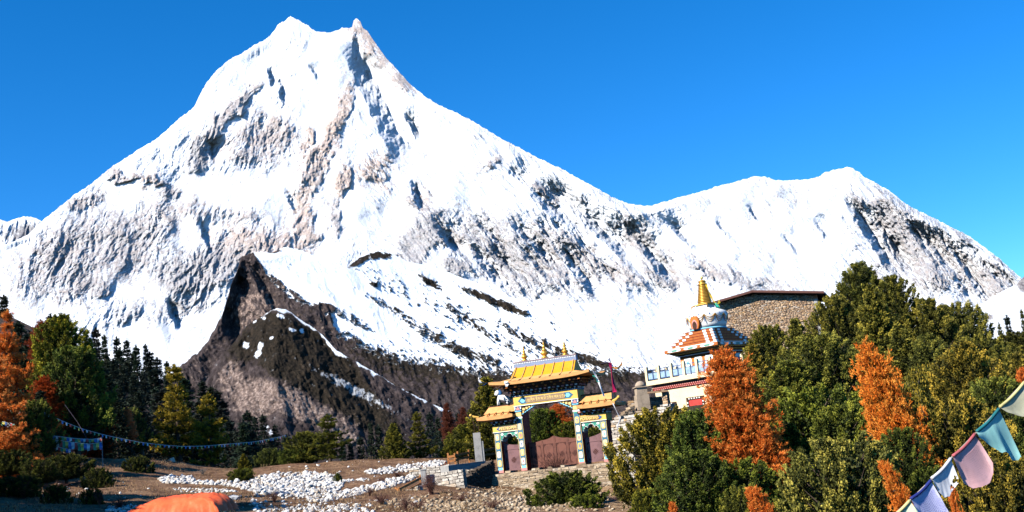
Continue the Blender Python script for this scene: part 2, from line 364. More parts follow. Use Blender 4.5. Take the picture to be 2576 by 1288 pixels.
D = D - edge * (14 * streaks(X, Y, 60, 60, 140, 4, 43) * (0.30 + 0.8 * (1 - snow)) + 3.0 * streaks(X, Y, 34, 11, 40, 4, 45) * (0.24 + 0.9 * (1 - snow)))
for r in [(600, 660, 545, 860, 30, 30, 60), (640, 690, 700, 800, 18, 26, 50), (560, 800, 610, 900, 16, 22, 40), (590, 700, 620, 760, 12, 24, 30), (700, 660, 790, 720, 10, 7, 40), (760, 690, 900, 790, 14, 8, 50), (900, 720, 1060, 840, 14, 8, 60), (720, 625, 800, 660, 10, 8, 60), (1020, 660, 1150, 740, 14, 9, 60)]:
    D = D + edge * rib(X, Y, *r) * (1 + 1.2 * (r[0] < 660))
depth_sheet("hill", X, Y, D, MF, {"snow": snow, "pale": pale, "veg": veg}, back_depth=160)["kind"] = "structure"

# ------------------------------------------------------------------ the nearer shoulder with the snow line along its crest
TOP3 = poly([(330, 1140), (420, 1090), (470, 1040), (505, 985), (535, 925), (560, 890), (575, 876), (590, 858), (604, 838), (617, 822), (640, 807), (661, 796), (680, 782), (695, 776), (712, 777), (724, 781), (740, 792), (754, 803), (772, 814),
             (791, 826), (808, 840), (824, 856), (836, 870), (846, 881), (870, 896), (894, 908), (920, 924), (950, 941), (975, 957), (994, 969), (1020, 983), (1046, 996), (1080, 1012), (1105, 1024), (1150, 1044), (1200, 1066), (1260, 1088), (1330, 1105), (1700, 1130), (2300, 1150)])
xs = np.linspace(330, 2300, 1000)
tp = TOP3(xs) + 1.4 * pn(xs * 0.12, xs * 0, 28) + 1.0 * pn(xs * 0.37, xs * 0, 29)
ny = 250; t = np.linspace(0, 1, ny)[:, None]; X = np.tile(xs, (ny, 1)); Y = 1290 + (tp[None] - 1290) * t
edge = sstep(0, .05, 1 - t)
st = streaks(X, Y, 70, 9, 28, 4, 51); nz = fbm(X * 0.08, Y * 0.08, 4, 52, 0.6)
below = Y - TOP3(X)
wid = poly([(330, 0), (655, 0), (690, 3), (715, 8), (735, 5), (760, 5), (800, 7), (846, 8), (870, 7), (900, 9), (950, 7), (1000, 6), (1050, 7), (1105, 6), (1130, 0), (2300, 0)])(X)
snow = sstep(-2.0, 1.0, wid * (.45 + 1.3 * fbm(X * .035, Y * .012, 3, 57)) + 2.2 * nz - below) * (wid > 0.2)
for (cx, cy, rx, ry, an) in [(618, 868, 9, 7, 20), (648, 890, 10, 7, -30), (655, 870, 6, 10, 20), (735, 830, 8, 4, 20), (759, 832, 5, 5, 0), (705, 795, 10, 5, 20), (682, 850, 5, 3, 0), (665, 800, 4, 3, 0), (640, 808, 5, 3, 0)]:
    snow = np.maximum(snow, sstep(.55, .68, blob(X, Y, cx, cy, rx * 1.3, ry * 1.3, an) + .35 * fbm(X * .16, Y * .16, 3, 58)))
snow = np.maximum(snow, 0.45 * sstep(.62, .95, .62 * blob(X, Y, 900, 985, 120, 12, 28) + .3 * st + .3 * nz) )
snow = np.maximum(snow, 0.8 * sstep(.6, .8, .8 * blob(X, Y, 675, 1080, 26, 12, 30) + .25 * nz))
veg = sstep(.38, .62, 1.05 * blob(X, Y, 730, 880, 130, 85, 35) + .8 * blob(X, Y, 850, 960, 90, 70, 40) + .7 * blob(X, Y, 930, 1040, 110, 50, 35) + .45 * blob(X, Y, 590, 890, 60, 40, -40) + .16 * nz + .08 * st - 0.02)
pale = sstep(.45, .9, .85 * blob(X, Y, 740, 1015, 95, 42, 30) + .75 * blob(X, Y, 640, 1010, 60, 60, 20) + .55 * blob(X, Y, 860, 1070, 60, 40, 35) + .5 * blob(X, Y, 880, 1110, 60, 20, 20) + .45 * blob(X, Y, 580, 960, 50, 50, 0) + .45 * blob(X, Y, 580, 930, 24, 40, 20) + .28 * nz + .13 * st)
D = 1500 + (1290 - Y) * 0.55 * 1.0 + 0.25 * np.abs(X - 700)
D = D - edge * (5 * streaks(X, Y, 62, 50, 130, 4, 53) + 3 * fbm(X * .03, Y * .03, 4, 55, .6) + 0.8 * streaks(X, Y, 55, 12, 26, 4, 54))
for r in [(760, 830, 900, 1010, 40, 16, 60), (600, 880, 640, 1020, 20, 10, 40), (870, 980, 940, 1060, 14, 12, 40), (690, 930, 720, 1010, 14, 7, 40)]:
    D = D + edge * rib(X, Y, *r)
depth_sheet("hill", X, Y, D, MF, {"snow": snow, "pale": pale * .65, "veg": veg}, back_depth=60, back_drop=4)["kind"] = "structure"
# ================================================================== GROUND
def proj(V):
    q = np.asarray(V) - EYE
    d = q @ _f
    d = np.where(d < 0.5, 0.5, d)
    return 1287.5 + FPX * (q @ _r) / d, 644.0 - FPX * (q @ _u) / d, d

_cp = []
for (x, y, d) in [(-60, 1150, 100), (120, 1150, 100), (260, 1152, 98), (420, 1162, 96), (530, 1182, 95), (640, 1178, 96), (750, 1166, 97), (900, 1166, 99), (1000, 1164, 100), (1110, 1152, 102),
                  (500, 1205, 84), (750, 1205, 80), (1000, 1205, 82), (600, 1232, 70), (750, 1244, 68), (950, 1236, 70), (850, 1288, 56), (500, 1288, 55), (250, 1288, 54), (0, 1288, 54), (0, 1210, 76), (250, 1205, 78),
                  (1080, 1215, 79), (1150, 1218, 78), (1250, 1189, 84.5), (1395, 1170, 84), (1540, 1148, 82.5), (1190, 1222, 80.5), (1240, 1236, 80.2), (1300, 1244, 79.4), (1400, 1242, 78.8), (1500, 1234, 78), (1560, 1226, 77), (1215, 1165, 90), (1300, 1155, 96), (1480, 1130, 96), (1240, 1262, 66), (1420, 1262, 66), (1540, 1235, 68), (1560, 1275, 58), (1300, 1289, 57), (1100, 1289, 57),
                  (1640, 1060, 90), (1700, 1030, 100), (1400, 1110, 118)]:
    _cp.append(P(x, y, float(d)))
_cp += [np.array(p, float) for p in [
    (0, 0, 0), (0, -60, 0), (-12, 30, -.4), (4, 30, -1.2), (10, 30, -4.2), (18, 30, -5), (14, 45, -4.2), (24, 45, -5.0), (20, 60, -1.9), (30, 60, -2.6), (22, 75, 0.8), (34, 75, -.3), (30, 90, 3.0), (45, 90, 3.5), (19, 112, 4.8), (32, 112, 6.0), (50, 112, 8),
    (25, 150, 11), (34, 150, 12.5), (55, 150, 9), (60, 200, 8), (85, 200, 4), (30, 200, 10), (60, 40, -5), (90, 90, 3), (120, 160, 8), (150, 250, 6), (240, 300, 4), (240, 100, 8), (240, 0, 8), (240, -80, 6), (80, -60, 0),
    (0, 118, 2.0), (-20, 118, -2), (-30, 130, -6), (0, 140, -4), (-12, 160, -14), (-30, 200, -20), (0, 220, -20), (30, 300, 0), (-20, 320, -25), (20, 240, 4),
    (-30, 60, 3.5), (-30, 40, 2.0), (-40, 80, 8), (-45, 50, 9), (-60, 60, 18), (-60, 30, 14), (-60, 0, 10), (-60, 100, 20), (-48, 120, 12), (-100, 60, 38), (-100, 120, 40), (-100, 0, 30), (-160, 60, 60), (-240, 60, 80), (-240, 200, 95), (-240, -80, 60), (-80, -60, 10),
    (-70, 160, 20), (-80, 200, 28), (-95, 230, 38), (-60, 220, 12), (-45, 240, 0), (-150, 250, 68), (-110, 330, 40), (-60, 330, 0), (-200, 330, 90)]]
_cp = np.array(_cp)
def _tps(r2): return np.where(r2 > 1e-9, r2 * np.log(np.maximum(r2, 1e-9)), 0) * 0.5
def _solve():
    xy = _cp[:, :2] / 50.0; n = len(xy)
    K = _tps(((xy[:, None] - xy[None]) ** 2).sum(-1)) + np.eye(n) * 0.0004
    Pm = np.c_[np.ones(n), xy]
    A = np.zeros((n + 3, n + 3)); A[:n, :n] = K; A[:n, n:] = Pm; A[n:, :n] = Pm.T
    return np.linalg.solve(A, np.r_[_cp[:, 2], 0, 0, 0])
_w = _solve()
def ground_z(x, y):
    x = np.atleast_1d(np.asarray(x, float)); y = np.atleast_1d(np.asarray(y, float)); out = np.zeros_like(x)
    xy = _cp[:, :2] / 50.0; n = len(xy)
    for i in range(0, len(x), 20000):
        q = np.c_[x[i:i + 20000], y[i:i + 20000]] / 50.0
        r2 = ((q[:, None] - xy[None]) ** 2).sum(-1)
        out[i:i + 20000] = _tps(r2) @ _w[:n] + _w[n] + q @ _w[n + 1:]
    out = out + 0.22 * fbm(x * 0.13, y * 0.13, 3, 71) * sstep(25, 45, y) + 0.05 * fbm(x * 0.7, y * 0.7, 3, 72)
    return out
def gz(x, y): return float(ground_z([x], [y])[0])
def hit(px, py, d0=35.0, d1=160.0):
    """the ground point seen at a picture position, or None"""
    d = np.linspace(d0, d1, 500)
    Q = P(np.full(500, px), np.full(500, py), d)
    g = ground_z(Q[:, 0], Q[:, 1])
    k = np.nonzero(Q[:, 2] < g)[0]
    if len(k) == 0: return None
    return Q[k[0]]

def mat_ground():
    s = NT("dry hillside earth")
    rub, grn = s.attr("rubble"), s.attr("green")
    v = s.coord('Object')
    n = s.noise(v, 0.5, 8, 0.65); n2 = s.noise(v, 3.5, 7, 0.7); n3 = s.noise(v, 16, 3, 0.6)
    f = s.math('ADD', s.math('MULTIPLY', n, .5), s.math('MULTIPLY', n2, .5))
    earth = s.ramp(f, [(0.36, (0.040, 0.020, 0.011)), (0.46, (0.15, 0.078, 0.040)), (0.55, (0.27, 0.155, 0.085)), (0.66, (0.42, 0.28, 0.16))])
    olive = s.ramp(n2, [(0.35, (0.020, 0.018, 0.008)), (0.6, (0.075, 0.058, 0.022)), (0.75, (0.12, 0.08, 0.035))])
    vo = s.n("ShaderNodeTexVoronoi"); vo.inputs['Scale'].default_value = 3.2; s.l(v, vo.inputs['Vector'])
    st = s.ramp(vo.outputs['Color'], [(0.1, (0.26, 0.17, 0.10)), (0.5, (0.46, 0.34, 0.21)), (0.9, (0.62, 0.50, 0.36))])
    st = s.mix(s.ramp(vo.outputs['Distance'], [(0.12, (0, 0, 0)), (0.5, (1, 1, 1))]), st, (0.13, 0.075, 0.04))
    st = s.mix(s.ramp(n2, [(0.42, (0, 0, 0)), (0.6, (1, 1, 1))]), st, (0.40, 0.26, 0.14))
    c = s.mix(grn, earth, olive)
    s.color(s.mix(rub, c, st))
    s.bump(s.math('ADD', n2, s.math('MULTIPLY', n3, .5)), 0.8, 0.25)
    return s.m

def axis(parts):
    a = [np.arange(p, q, st) for p, q, st in parts]
    return np.concatenate(a)
gx_ = axis([(-300, -100, 8), (-100, -34, 2), (-34, 34, 0.35), (34, 70, 1.2), (70, 320, 8)])
gy_ = axis([(-90, 0, 8), (0, 45, 1.5), (45, 106, 0.35), (106, 160, 1.2), (160, 340, 5)])
GX, GY = np.meshgrid(gx_, gy_)
GZ = ground_z(GX.ravel(), GY.ravel())
GV = np.c_[GX.ravel(), GY.ravel(), GZ]
px, py, pd = proj(GV)
rubble = np.zeros(len(GV))
for (cx, cy, rx, ry, an) in [(1260, 1262, 130, 34, -6), (1420, 1240, 160, 40, -5), (1120, 1275, 90, 22, -14), (1600, 1215, 50, 34, 0), (1560, 1262, 60, 34, 0), (1590, 1120, 60, 60, 0), (1330, 1285, 160, 20, 0), (1000, 1262, 60, 10, -10), (1140, 1110, 20, 40, 0)]:
    rubble = np.maximum(rubble, blob(px, py, cx, cy, rx, ry, an))
rubble = sstep(.35, .75, rubble + .25 * fbm(GV[:, 0] * .5, GV[:, 1] * .5, 3, 73)) * (GV[:, 1] > 45)
green = sstep(.4, .8, sstep(1640, 1760, px) + .5 + .5 * fbm(GV[:, 0] * .12, GV[:, 1] * .12, 3, 74) - .35) * (1 - rubble)
mesh_np("ground", GV, grid_faces(len(gy_), len(gx_)), mat_ground(), True, None, {"rubble": rubble, "green": green})["kind"] = "structure"
# valley floor far beyond, out to the foot of the mountains
vx = np.linspace(-9000, 9000, 60); vy = np.concatenate([[-4000, -1000, -200], np.linspace(300, 9000, 50)])
VX, VY = np.meshgrid(vx, vy)
VZ = -45 + 0.012 * VY + 10 * fbm(VX * .002, VY * .002, 3, 75)
near = (np.abs(VX) < 450) & (VY > -250) & (VY < 500); VZ = np.where(near, np.minimum(VZ, -45), VZ)
mesh_np("terrain", np.c_[VX.ravel(), VY.ravel(), VZ.ravel()], grid_faces(len(vy), len(vx)), MF, True, None, {"snow": 0 * VX, "pale": 0 * VX, "veg": 0.8 + 0 * VX})["kind"] = "structure"

# wooded slope beyond the valley's shaded side
TOP4 = poly([(-200, 740), (-60, 790), (60, 850), (130, 880), (215, 905), (300, 938), (360, 965), (400, 985), (460, 1020), (540, 1072), (600, 1100), (660, 1118), (760, 1142), (900, 1155), (1300, 1165), (1600, 1170)])
xs = np.linspace(-200, 1600, 500); t = np.linspace(0, 1, 70)[:, None]
tp = TOP4(xs) + 3 * pn(xs * .03, xs * 0, 81); X = np.tile(xs, (70, 1)); Y = 1240 + (tp[None] - 1240) * t
def slope_depth(X, Y): return 150 + np.clip((1240 - Y) / np.maximum(1240 - TOP4(X), 1), 0, 1.3) * (90 + .22 * np.clip(1240 - TOP4(X), 0, 600))
D = slope_depth(X, Y) - 2 * fbm(X * .02, Y * .02, 4, 82) * sstep(0, .05, 1 - t)
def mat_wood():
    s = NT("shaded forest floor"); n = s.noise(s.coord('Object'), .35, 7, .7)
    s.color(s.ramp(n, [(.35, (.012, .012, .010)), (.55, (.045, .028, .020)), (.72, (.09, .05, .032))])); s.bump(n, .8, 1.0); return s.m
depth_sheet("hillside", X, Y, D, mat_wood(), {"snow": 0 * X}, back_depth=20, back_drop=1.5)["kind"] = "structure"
# ================================================================== TREES AND PLANTS
def mat_leaf(name, dark, mid, tip, var=0.5, trans=0.25):
    s = NT(name); t = s.attr("tint")
    oi = s.n("ShaderNodeObjectInfo")
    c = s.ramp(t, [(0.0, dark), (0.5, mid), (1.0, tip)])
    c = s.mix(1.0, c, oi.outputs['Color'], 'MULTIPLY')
    s.color(c); s.b.inputs['Roughness'].default_value = 0.75; s.b.inputs['Specular IOR Level'].default_value = 0.25
    if trans:
        tr = s.n("ShaderNodeBsdfTranslucent"); s.l(c, tr.inputs[0])
        mx = s.n("ShaderNodeMixShader"); mx.inputs[0].default_value = trans
        out = s.t.nodes["Material Output"]
        s.l(s.b.outputs[0], mx.inputs[1]); s.l(tr.outputs[0], mx.inputs[2]); s.l(mx.outputs[0], out.inputs[0])
    return s.m
def mat_bark(name, a, b):
    s = NT(name); n = s.noise(s.coord('Object', (6, 6, 1.2)), 4, 5, .65)
    s.color(s.ramp(n, [(.35, a), (.65, b)])); s.bump(n, .6, .03); return s.m
BARK = mat_bark("brown bark", (0.035, 0.024, 0.018), (0.13, 0.095, 0.07))
GREY_BARK = mat_bark("grey twig bark", (0.10, 0.08, 0.07), (0.30, 0.26, 0.23))
RED_TWIG = mat_bark("reddish twigs", (0.07, 0.030, 0.024), (0.22, 0.10, 0.075))
L_JUN = mat_leaf("juniper needles", (0.008, 0.014, 0.003), (0.135, 0.125, 0.016), (0.48, 0.37, 0.048), trans=.12)
L_PINE = mat_leaf("pine needles", (0.012, 0.020, 0.004), (0.10, 0.10, 0.014), (0.28, 0.23, 0.03))
L_LARCH = mat_leaf("larch needles in autumn", (0.24, 0.034, 0.006), (0.92, 0.205, 0.018), (0.98, 0.42, 0.075), trans=0.4)
L_FIR = mat_leaf("dark fir needles", (0.006, 0.012, 0.008), (0.016, 0.026, 0.016), (0.035, 0.045, 0.022), trans=0.1)
L_YEL = mat_leaf("yellowing leaves", (0.05, 0.05, 0.008), (0.20, 0.16, 0.015), (0.45, 0.30, 0.03))

def leaves(C, Dr, ln, wd, rng):
    """diamond leaves from points C along Dr"""
    n = len(C)
    Dr = Dr / (np.linalg.norm(Dr, axis=1)[:, None] + 1e-9)
    q = rng.randn(n, 3); sd = np.cross(Dr, q); sd /= (np.linalg.norm(sd, axis=1)[:, None] + 1e-9)
    l = ln * (0.65 + 0.7 * rng.rand(n))[:, None]; w_ = wd * (0.7 + 0.6 * rng.rand(n))[:, None]
    V = np.stack([C, C + Dr * l * .45 + sd * w_, C + Dr * l, C + Dr * l * .45 - sd * w_], 1).reshape(-1, 3)
    return V, np.arange(4 * n).reshape(-1, 4)
def tufts(T, N, per, ln, wd, rng, spread=0.8, up=0.45, jit=0.05, tint=None):
    n = len(T)
    C = np.repeat(T, per, 0) + rng.randn(n * per, 3) * jit
    Dr = np.repeat(N, per, 0) + rng.randn(n * per, 3) * spread * 0.6 + np.array([0, 0, up])
    V, F = leaves(C, Dr, ln, wd, rng)
    ti = np.repeat(tint if tint is not None else rng.rand(n), per)
    ti = np.clip(ti + 0.18 * rng.randn(n * per), 0, 1)
    tv = np.stack([ti * .75, ti, np.clip(ti + .15, 0, 1), ti], 1).ravel()
    return V, F, tv
def tube_np(pts, radii, n=6):
    pts = np.asarray(pts, float); k = len(pts)
    d = np.gradient(pts, axis=0); d /= (np.linalg.norm(d, axis=1)[:, None] + 1e-9)
    ref = np.where(np.abs(d[:, 2:3]) > .9, np.array([[1., 0, 0]]), np.array([[0, 0, 1.]]))
    a = np.cross(d, ref); a /= np.linalg.norm(a, axis=1)[:, None]; b = np.cross(d, a)
    th = np.arange(n) * 2 * np.pi / n
    V = (pts[:, None] + np.asarray(radii)[:, None, None] * (np.cos(th)[None, :, None] * a[:, None] + np.sin(th)[None, :, None] * b[:, None])).reshape(-1, 3)
    F = []
    for i in range(k - 1):
        for j in range(n):
            F.append((i * n + j, i * n + (j + 1) % n, (i + 1) * n + (j + 1) % n, (i + 1) * n + j))
    return V, np.array(F)
def join(parts):
    V, F, A = [], [], []; o = 0
    for p in parts:
        V.append(p[0]); F.append(p[1] + o); o += len(p[0])
        if len(p) > 2: A.append(p[2])
    return (np.concatenate(V), np.concatenate(F)) + ((np.concatenate(A),) if A else ())

PROTO = {}
def proto(key, crown, trunk, leaf, bark, H, R):
    """hold the two meshes of a tree kind; H, R its built height and crown radius"""
    me = []
    for nm, g, m in (("crown", crown, leaf), ("trunk", trunk, bark)):
        o = mesh_np(nm, g[0], g[1], m, nm == "trunk", None, {"tint": g[2]} if len(g) > 2 else None)
        me.append(o.data); bpy.data.objects.remove(o)
    PROTO[key] = (me[0], me[1], H, R)
def make_tree(name, key, base, H, R, rz, lean=(0, 0), tint=(1, 1, 1), label=None, cat="tree", group=None, squat=0):
    crown, trunk, h, r = PROTO[key]
    e = empty(name, base, 0, label, cat, group)
    e.rotation_euler = (lean[1], lean[0], rz)
    for nm, me in (("crown", crown), ("trunk", trunk)):
        o = bpy.data.objects.new(nm, me); COL.objects.link(o); o.parent = e
        o.scale = (R / r, R / r, H / h)
        if squat and nm == "crown":
            hc = min(H, squat * R); o.scale[2] = hc / h; o.location[2] = H - hc
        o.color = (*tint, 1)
    return e

def juniper(key, seed, H=7.0, R=2.6, plumes=150, leaf=L_JUN, full=.5, top=1.0, per=8, ln=.13, wd=.036, size=.46, nt=38):
    """crown of upward plumes set spirally over a rounded or conical envelope"""
    rng = np.random.RandomState(seed); parts = []; limbs = []
    def env(h): return R * np.clip(np.minimum((h / .16) ** .6, 1), 0, 1) * np.clip((1 - h ** (1 + full * 2)), 0, 1) ** (.5 + .5 * (1 - full)) 
    ph = rng.rand() * 6.28; lob = rng.rand(3) * 6.28
    for i in range(plumes):
        h = .03 + .95 * ((i + rng.rand()) / plumes) ** (1.25)
        a = ph + i * 2.399 + rng.randn() * .18
        e = float(env(np.array(h))) * (1 + .16 * math.sin(3 * a + lob[0] + 5 * h) + .12 * math.sin(2 * a + lob[1] - 7 * h) + .10 * rng.randn())
        out = np.array([math.cos(a), math.sin(a), 0.])
        k = size * (.7 + .65 * rng.rand()) * (.75 + .5 * (1 - h))
        p0 = out * max(e - .9 * k, 0) + [0, 0, h * H - .5 * k]; p1 = out * (e + .25 * k) + [0, 0, h * H + 1.15 * k]
        sv = rng.rand(nt) ** .8; rad_ = (1.08 - sv) * .62 * k
        T = p0 + (p1 - p0) * sv[:, None] + rng.randn(nt, 3) * np.array([1, 1, .6]) * rad_[:, None] * .62
        T[:, 2] = np.maximum(T[:, 2], .1)
        N = out * .75 + rng.randn(nt, 3) * .45
        ct = np.clip(.36 + .22 * rng.randn(), .02, .95)
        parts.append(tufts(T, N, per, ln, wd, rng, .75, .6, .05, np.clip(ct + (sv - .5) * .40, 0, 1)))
        if i % 3 == 0: limbs.append(tube_np([(0, 0, max(h * H - .8, .05)), (p0 * .6 + [0, 0, (h * H - .6) * .4]), p1 * .85 + [0, 0, h * H * .15]], [.06, .04, .012], 4))
    q = rng.randn(700, 3); hh = .08 + .8 * rng.rand(700); ee = env(hh) * .6 * np.sqrt(rng.rand(700)); aa = rng.rand(700) * 6.28
    T = np.stack([np.cos(aa) * ee, np.sin(aa) * ee, hh * H], 1); parts.append(tufts(T, q * .5, 8, .24, .08, rng, 1.1, .2, .1, .12 * np.ones(700)))  # inner filler tufts tinted dark, painting in the crown's inner shade
    limbs.append(tube_np([(0, 0, -1.0), (.05, .04, H * .3), (0, .1, H * .6), (0, 0, H * .92)], [.24, .18, .11, .02], 8))
    proto(key, join(parts), join(limbs), leaf, BARK, H, R)

def conifer(key, seed, H=10., R=2.6, whorls=22, nb=6, start=.12, droop=.25, tip_up=.25, per=9, ln=.34, wd=.05, step=.32, leaf=L_PINE, shape=1.0, jitter=.25, spread=.9, up=.3, cup=0.0, fuzz=.12):
    rng = np.random.RandomState(seed); T = []; N = []; TI = []; limbs = []
    for k in range(whorls):
        f = start + (1 - start) * (k + rng.rand() * .6) / whorls
        L = R * ((1 - f) / (1 - start)) ** shape * (1 - jitter + 2 * jitter * rng.rand())
        L *= min(1, .55 + (f - start) * 3.0)
        m = max(3, int(nb * (0.6 + .5 * rng.rand())))
        a0 = rng.rand() * 6.28
        for j in range(m):
            a = a0 + j * 6.283 / m + rng.randn() * .25
            l = max(.25, L * (.65 + .5 * rng.rand()))
            s = np.linspace(0, 1, 6)
            dz = -droop * l * np.sin(s * 1.9) + tip_up * l * s ** 2.2
            pts = np.c_[np.cos(a) * l * s, np.sin(a) * l * s, H * f + dz]
            limbs.append(tube_np(pts, .035 * (1 - s * .85) * (H / 10) + .004, 4))
            nt_ = max(2, int(l / step))
            ss = .18 + .82 * (np.arange(nt_) + rng.rand(nt_)) / nt_
            c = np.stack([np.interp(ss, s, pts[:, i]) for i in range(3)], 1)
            side = np.array([-math.sin(a), math.cos(a), 0])
            wv = .34 * l * (1.05 - ss) * .9 + .05
            for sg in (-1, 0, 1):
                off = side * (sg * wv * (.4 + .6 * rng.rand(nt_)))[:, None]
                T.append(c + off + rng.randn(nt_, 3) * fuzz + np.array([0, 0, -.15]) * np.abs(sg) * wv[:, None])
                N.append(np.tile(np.array([math.cos(a), math.sin(a), cup]), (nt_, 1)) * .8 + side * sg * .7)
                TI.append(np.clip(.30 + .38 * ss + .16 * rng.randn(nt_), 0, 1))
    T = np.concatenate(T); N = np.concatenate(N); TI = np.concatenate(TI)
    crown = tufts(T, N, per, ln, wd, rng, spread, up, .05, TI)
    top_ = tufts(np.c_[np.zeros(8), np.zeros(8), np.linspace(H * .93, H, 8)], np.tile([0, 0, 1.], (8, 1)), per, ln, wd, rng, spread, .5, .04)
    z = np.array([-1.2, 0, H * .3, H * .65, H])
    limbs.append(tube_np(np.c_[rng.randn(5) * .06 * [0, 0, 1, 1, 0], rng.randn(5) * .06 * [0, 0, 1, 1, 0], z], np.array([.26, .22, .16, .09, .012]) * H / 10, 8))
    proto(key, join([crown, top_]), join(limbs), leaf, BARK, H, R)

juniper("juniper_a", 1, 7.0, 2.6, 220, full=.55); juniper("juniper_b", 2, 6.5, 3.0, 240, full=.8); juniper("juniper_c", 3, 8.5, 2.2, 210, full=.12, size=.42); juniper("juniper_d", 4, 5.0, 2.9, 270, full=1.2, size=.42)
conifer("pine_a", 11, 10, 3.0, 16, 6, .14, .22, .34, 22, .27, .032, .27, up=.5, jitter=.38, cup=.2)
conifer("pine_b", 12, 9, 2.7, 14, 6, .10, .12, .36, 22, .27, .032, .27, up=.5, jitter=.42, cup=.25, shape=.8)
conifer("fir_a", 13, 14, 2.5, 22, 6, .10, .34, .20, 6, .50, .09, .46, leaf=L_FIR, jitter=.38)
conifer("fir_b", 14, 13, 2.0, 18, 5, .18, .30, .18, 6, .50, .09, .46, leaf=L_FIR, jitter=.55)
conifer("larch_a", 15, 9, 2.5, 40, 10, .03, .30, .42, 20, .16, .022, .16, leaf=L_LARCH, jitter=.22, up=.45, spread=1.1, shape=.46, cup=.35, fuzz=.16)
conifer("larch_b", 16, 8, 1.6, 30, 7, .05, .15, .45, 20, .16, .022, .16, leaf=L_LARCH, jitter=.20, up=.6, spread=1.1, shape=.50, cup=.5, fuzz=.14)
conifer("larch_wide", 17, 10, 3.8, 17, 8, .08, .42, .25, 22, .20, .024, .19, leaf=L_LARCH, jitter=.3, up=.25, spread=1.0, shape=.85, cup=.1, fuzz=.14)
def broad(key, seed, H=5., R=1.5, n=900, leaf=L_YEL):
    rng = np.random.RandomState(seed); limbs = [tube_np([(0, 0, -.8), (.1, 0, H * .3), (0, .1, H * .9)], [.1, .08, .01], 6)]; T = []
    for i in range(26):
        a = i * 2.4; h = H * (.12 + .8 * rng.rand()); l = R * (.4 + .7 * rng.rand()) * (1.1 - h / H * .6)
        e = np.array([math.cos(a) * l, math.sin(a) * l, h + l * .6]); b = np.array([0, 0, h])
        limbs.append(tube_np([b, (b + e) / 2 + [0, 0, -.05], e], [.03, .02, .005], 4))
        s_ = .3 + .7 * rng.rand(n // 26, 1); T.append(b + (e - b) * s_ + rng.randn(n // 26, 3) * .16)
    T = np.concatenate(T); proto(key, tufts(T, rng.randn(len(T), 3) * .6, 6, .13, .05, rng, 1.2, .2, .08), join(limbs), leaf, GREY_BARK, H, R)
broad("broad_a", 21)
def twigs(key, seed, H=1.6, R=1.0, n=90, bark=RED_TWIG, r0=.016):
    rng = np.random.RandomState(seed); tb = []; T = []
    for i in range(n):
        a = rng.rand() * 6.283; l = H * (.5 + .55 * rng.rand()); sp = R * (.15 + .85 * rng.rand())
        m = np.array([math.cos(a) * sp * .35, math.sin(a) * sp * .35, l * .5]); e = np.array([math.cos(a) * sp, math.sin(a) * sp, l * (1 - .25 * sp / R)])
        tb.append(tube_np([(rng.randn() * .06, rng.randn() * .06, -.1), m, e], [r0, r0 * .7, r0 * .25], 3))
        for _ in range(3):
            f = .45 + .5 * rng.rand(); b = m + (e - m) * (f - .45) * 1.8; d = (e - m) * .35 + rng.randn(3) * .14 * H
            tb.append(tube_np([b, b + d], [r0 * .5, r0 * .2], 3)); T.append(b + d)
    V, F = join(tb)
    return V, F
TWIG = {}
def twig_mesh(key, *a, **k):
    g = twigs(key, *a, **k); o = mesh_np("twigs", g[0], g[1], k.get("bark", RED_TWIG)); TWIG[key] = o.data; bpy.data.objects.remove(o)
twig_mesh("twig_a", 31); twig_mesh("twig_b", 32, 1.2, 1.3, 110); twig_mesh("twig_grey", 33, 1.4, 1.1, 80, bark=GREY_BARK)

def by_top(name, key, tx, ty, d, wpx, label, tint=(1, 1, 1), base_y=None, rz=None, group=None, lean=None, cat="tree", sink=0.0):
    """a tree whose tip is seen at (tx, ty), d metres off, crown wpx picture pixels wide; it stands on the ground below"""
    top = P(tx, ty, float(d)); lean = lean if lean is not None else 0.0
    g = gz(top[0], top[1]); H = top[2] - g
    if base_y is not None:
        b = P(tx, base_y, float(d)); g = b[2]; H = top[2] - g
    if lean:
        bx = top[0] + math.tan(lean) * H; H = H / math.cos(lean)
        if base_y is None: g = gz(bx, top[1])
    else: bx = top[0]
    H = max(H, 0.8)
    rs = random.Random(hash((tx, ty)) & 0xffff)
    return make_tree(name, key, (bx, top[1], g - sink), H + sink, wpx * d / FPX * .5 * (1.12 if key.startswith('juniper') else 1), rz if (rz is not None and not lean) else (0 if lean else rs.random() * 6.28), (-lean, 0), tint, label, cat, group, {'juniper_a': 2.9, 'juniper_b': 2.5, 'juniper_c': 3.6, 'juniper_d': 2.2}.get(key, 0))
T_ = by_top
# ---- right-hand slope
JG = "junipers on the right-hand slope"
T_("juniper_tree", "juniper_a", 2155, 668, 96, 150, "tallest rounded juniper standing up above the right-hand trees", (.75, .85, .9), group=JG)
T_("juniper_tree", "juniper_a", 2238, 700, 94, 130, "juniper just right of the tallest rounded one", (.85, .9, .9), group=JG)
T_("juniper_tree", "juniper_c", 2188, 722, 88, 150, "juniper in front of the tallest rounded one", (1.1, 1.1, 1), group=JG)
T_("juniper_tree", "juniper_b", 2092, 752, 92, 150, "juniper at the right-hand corner of the stone house", (1.0, 1.0, 1), group=JG)
T_("juniper_tree", "juniper_c", 1998, 805, 84, 120, "juniper whose tip overlaps the stone house wall", (.95, 1, 1), group=JG)
T_("juniper_tree", "juniper_b", 1928, 826, 88, 130, "juniper under the stone house wall beside the chorten steps", (.95, 1, .9), group=JG)
T_("juniper_tree", "juniper_c", 1890, 868, 80, 100, "golden green juniper touching the chorten's right side", (1.35, 1.15, .9), group=JG)
T_("juniper_tree", "juniper_a", 2330, 758, 92, 150, "broad juniper right of the group around the tallest", (1.0, 1.0, 1), group=JG)
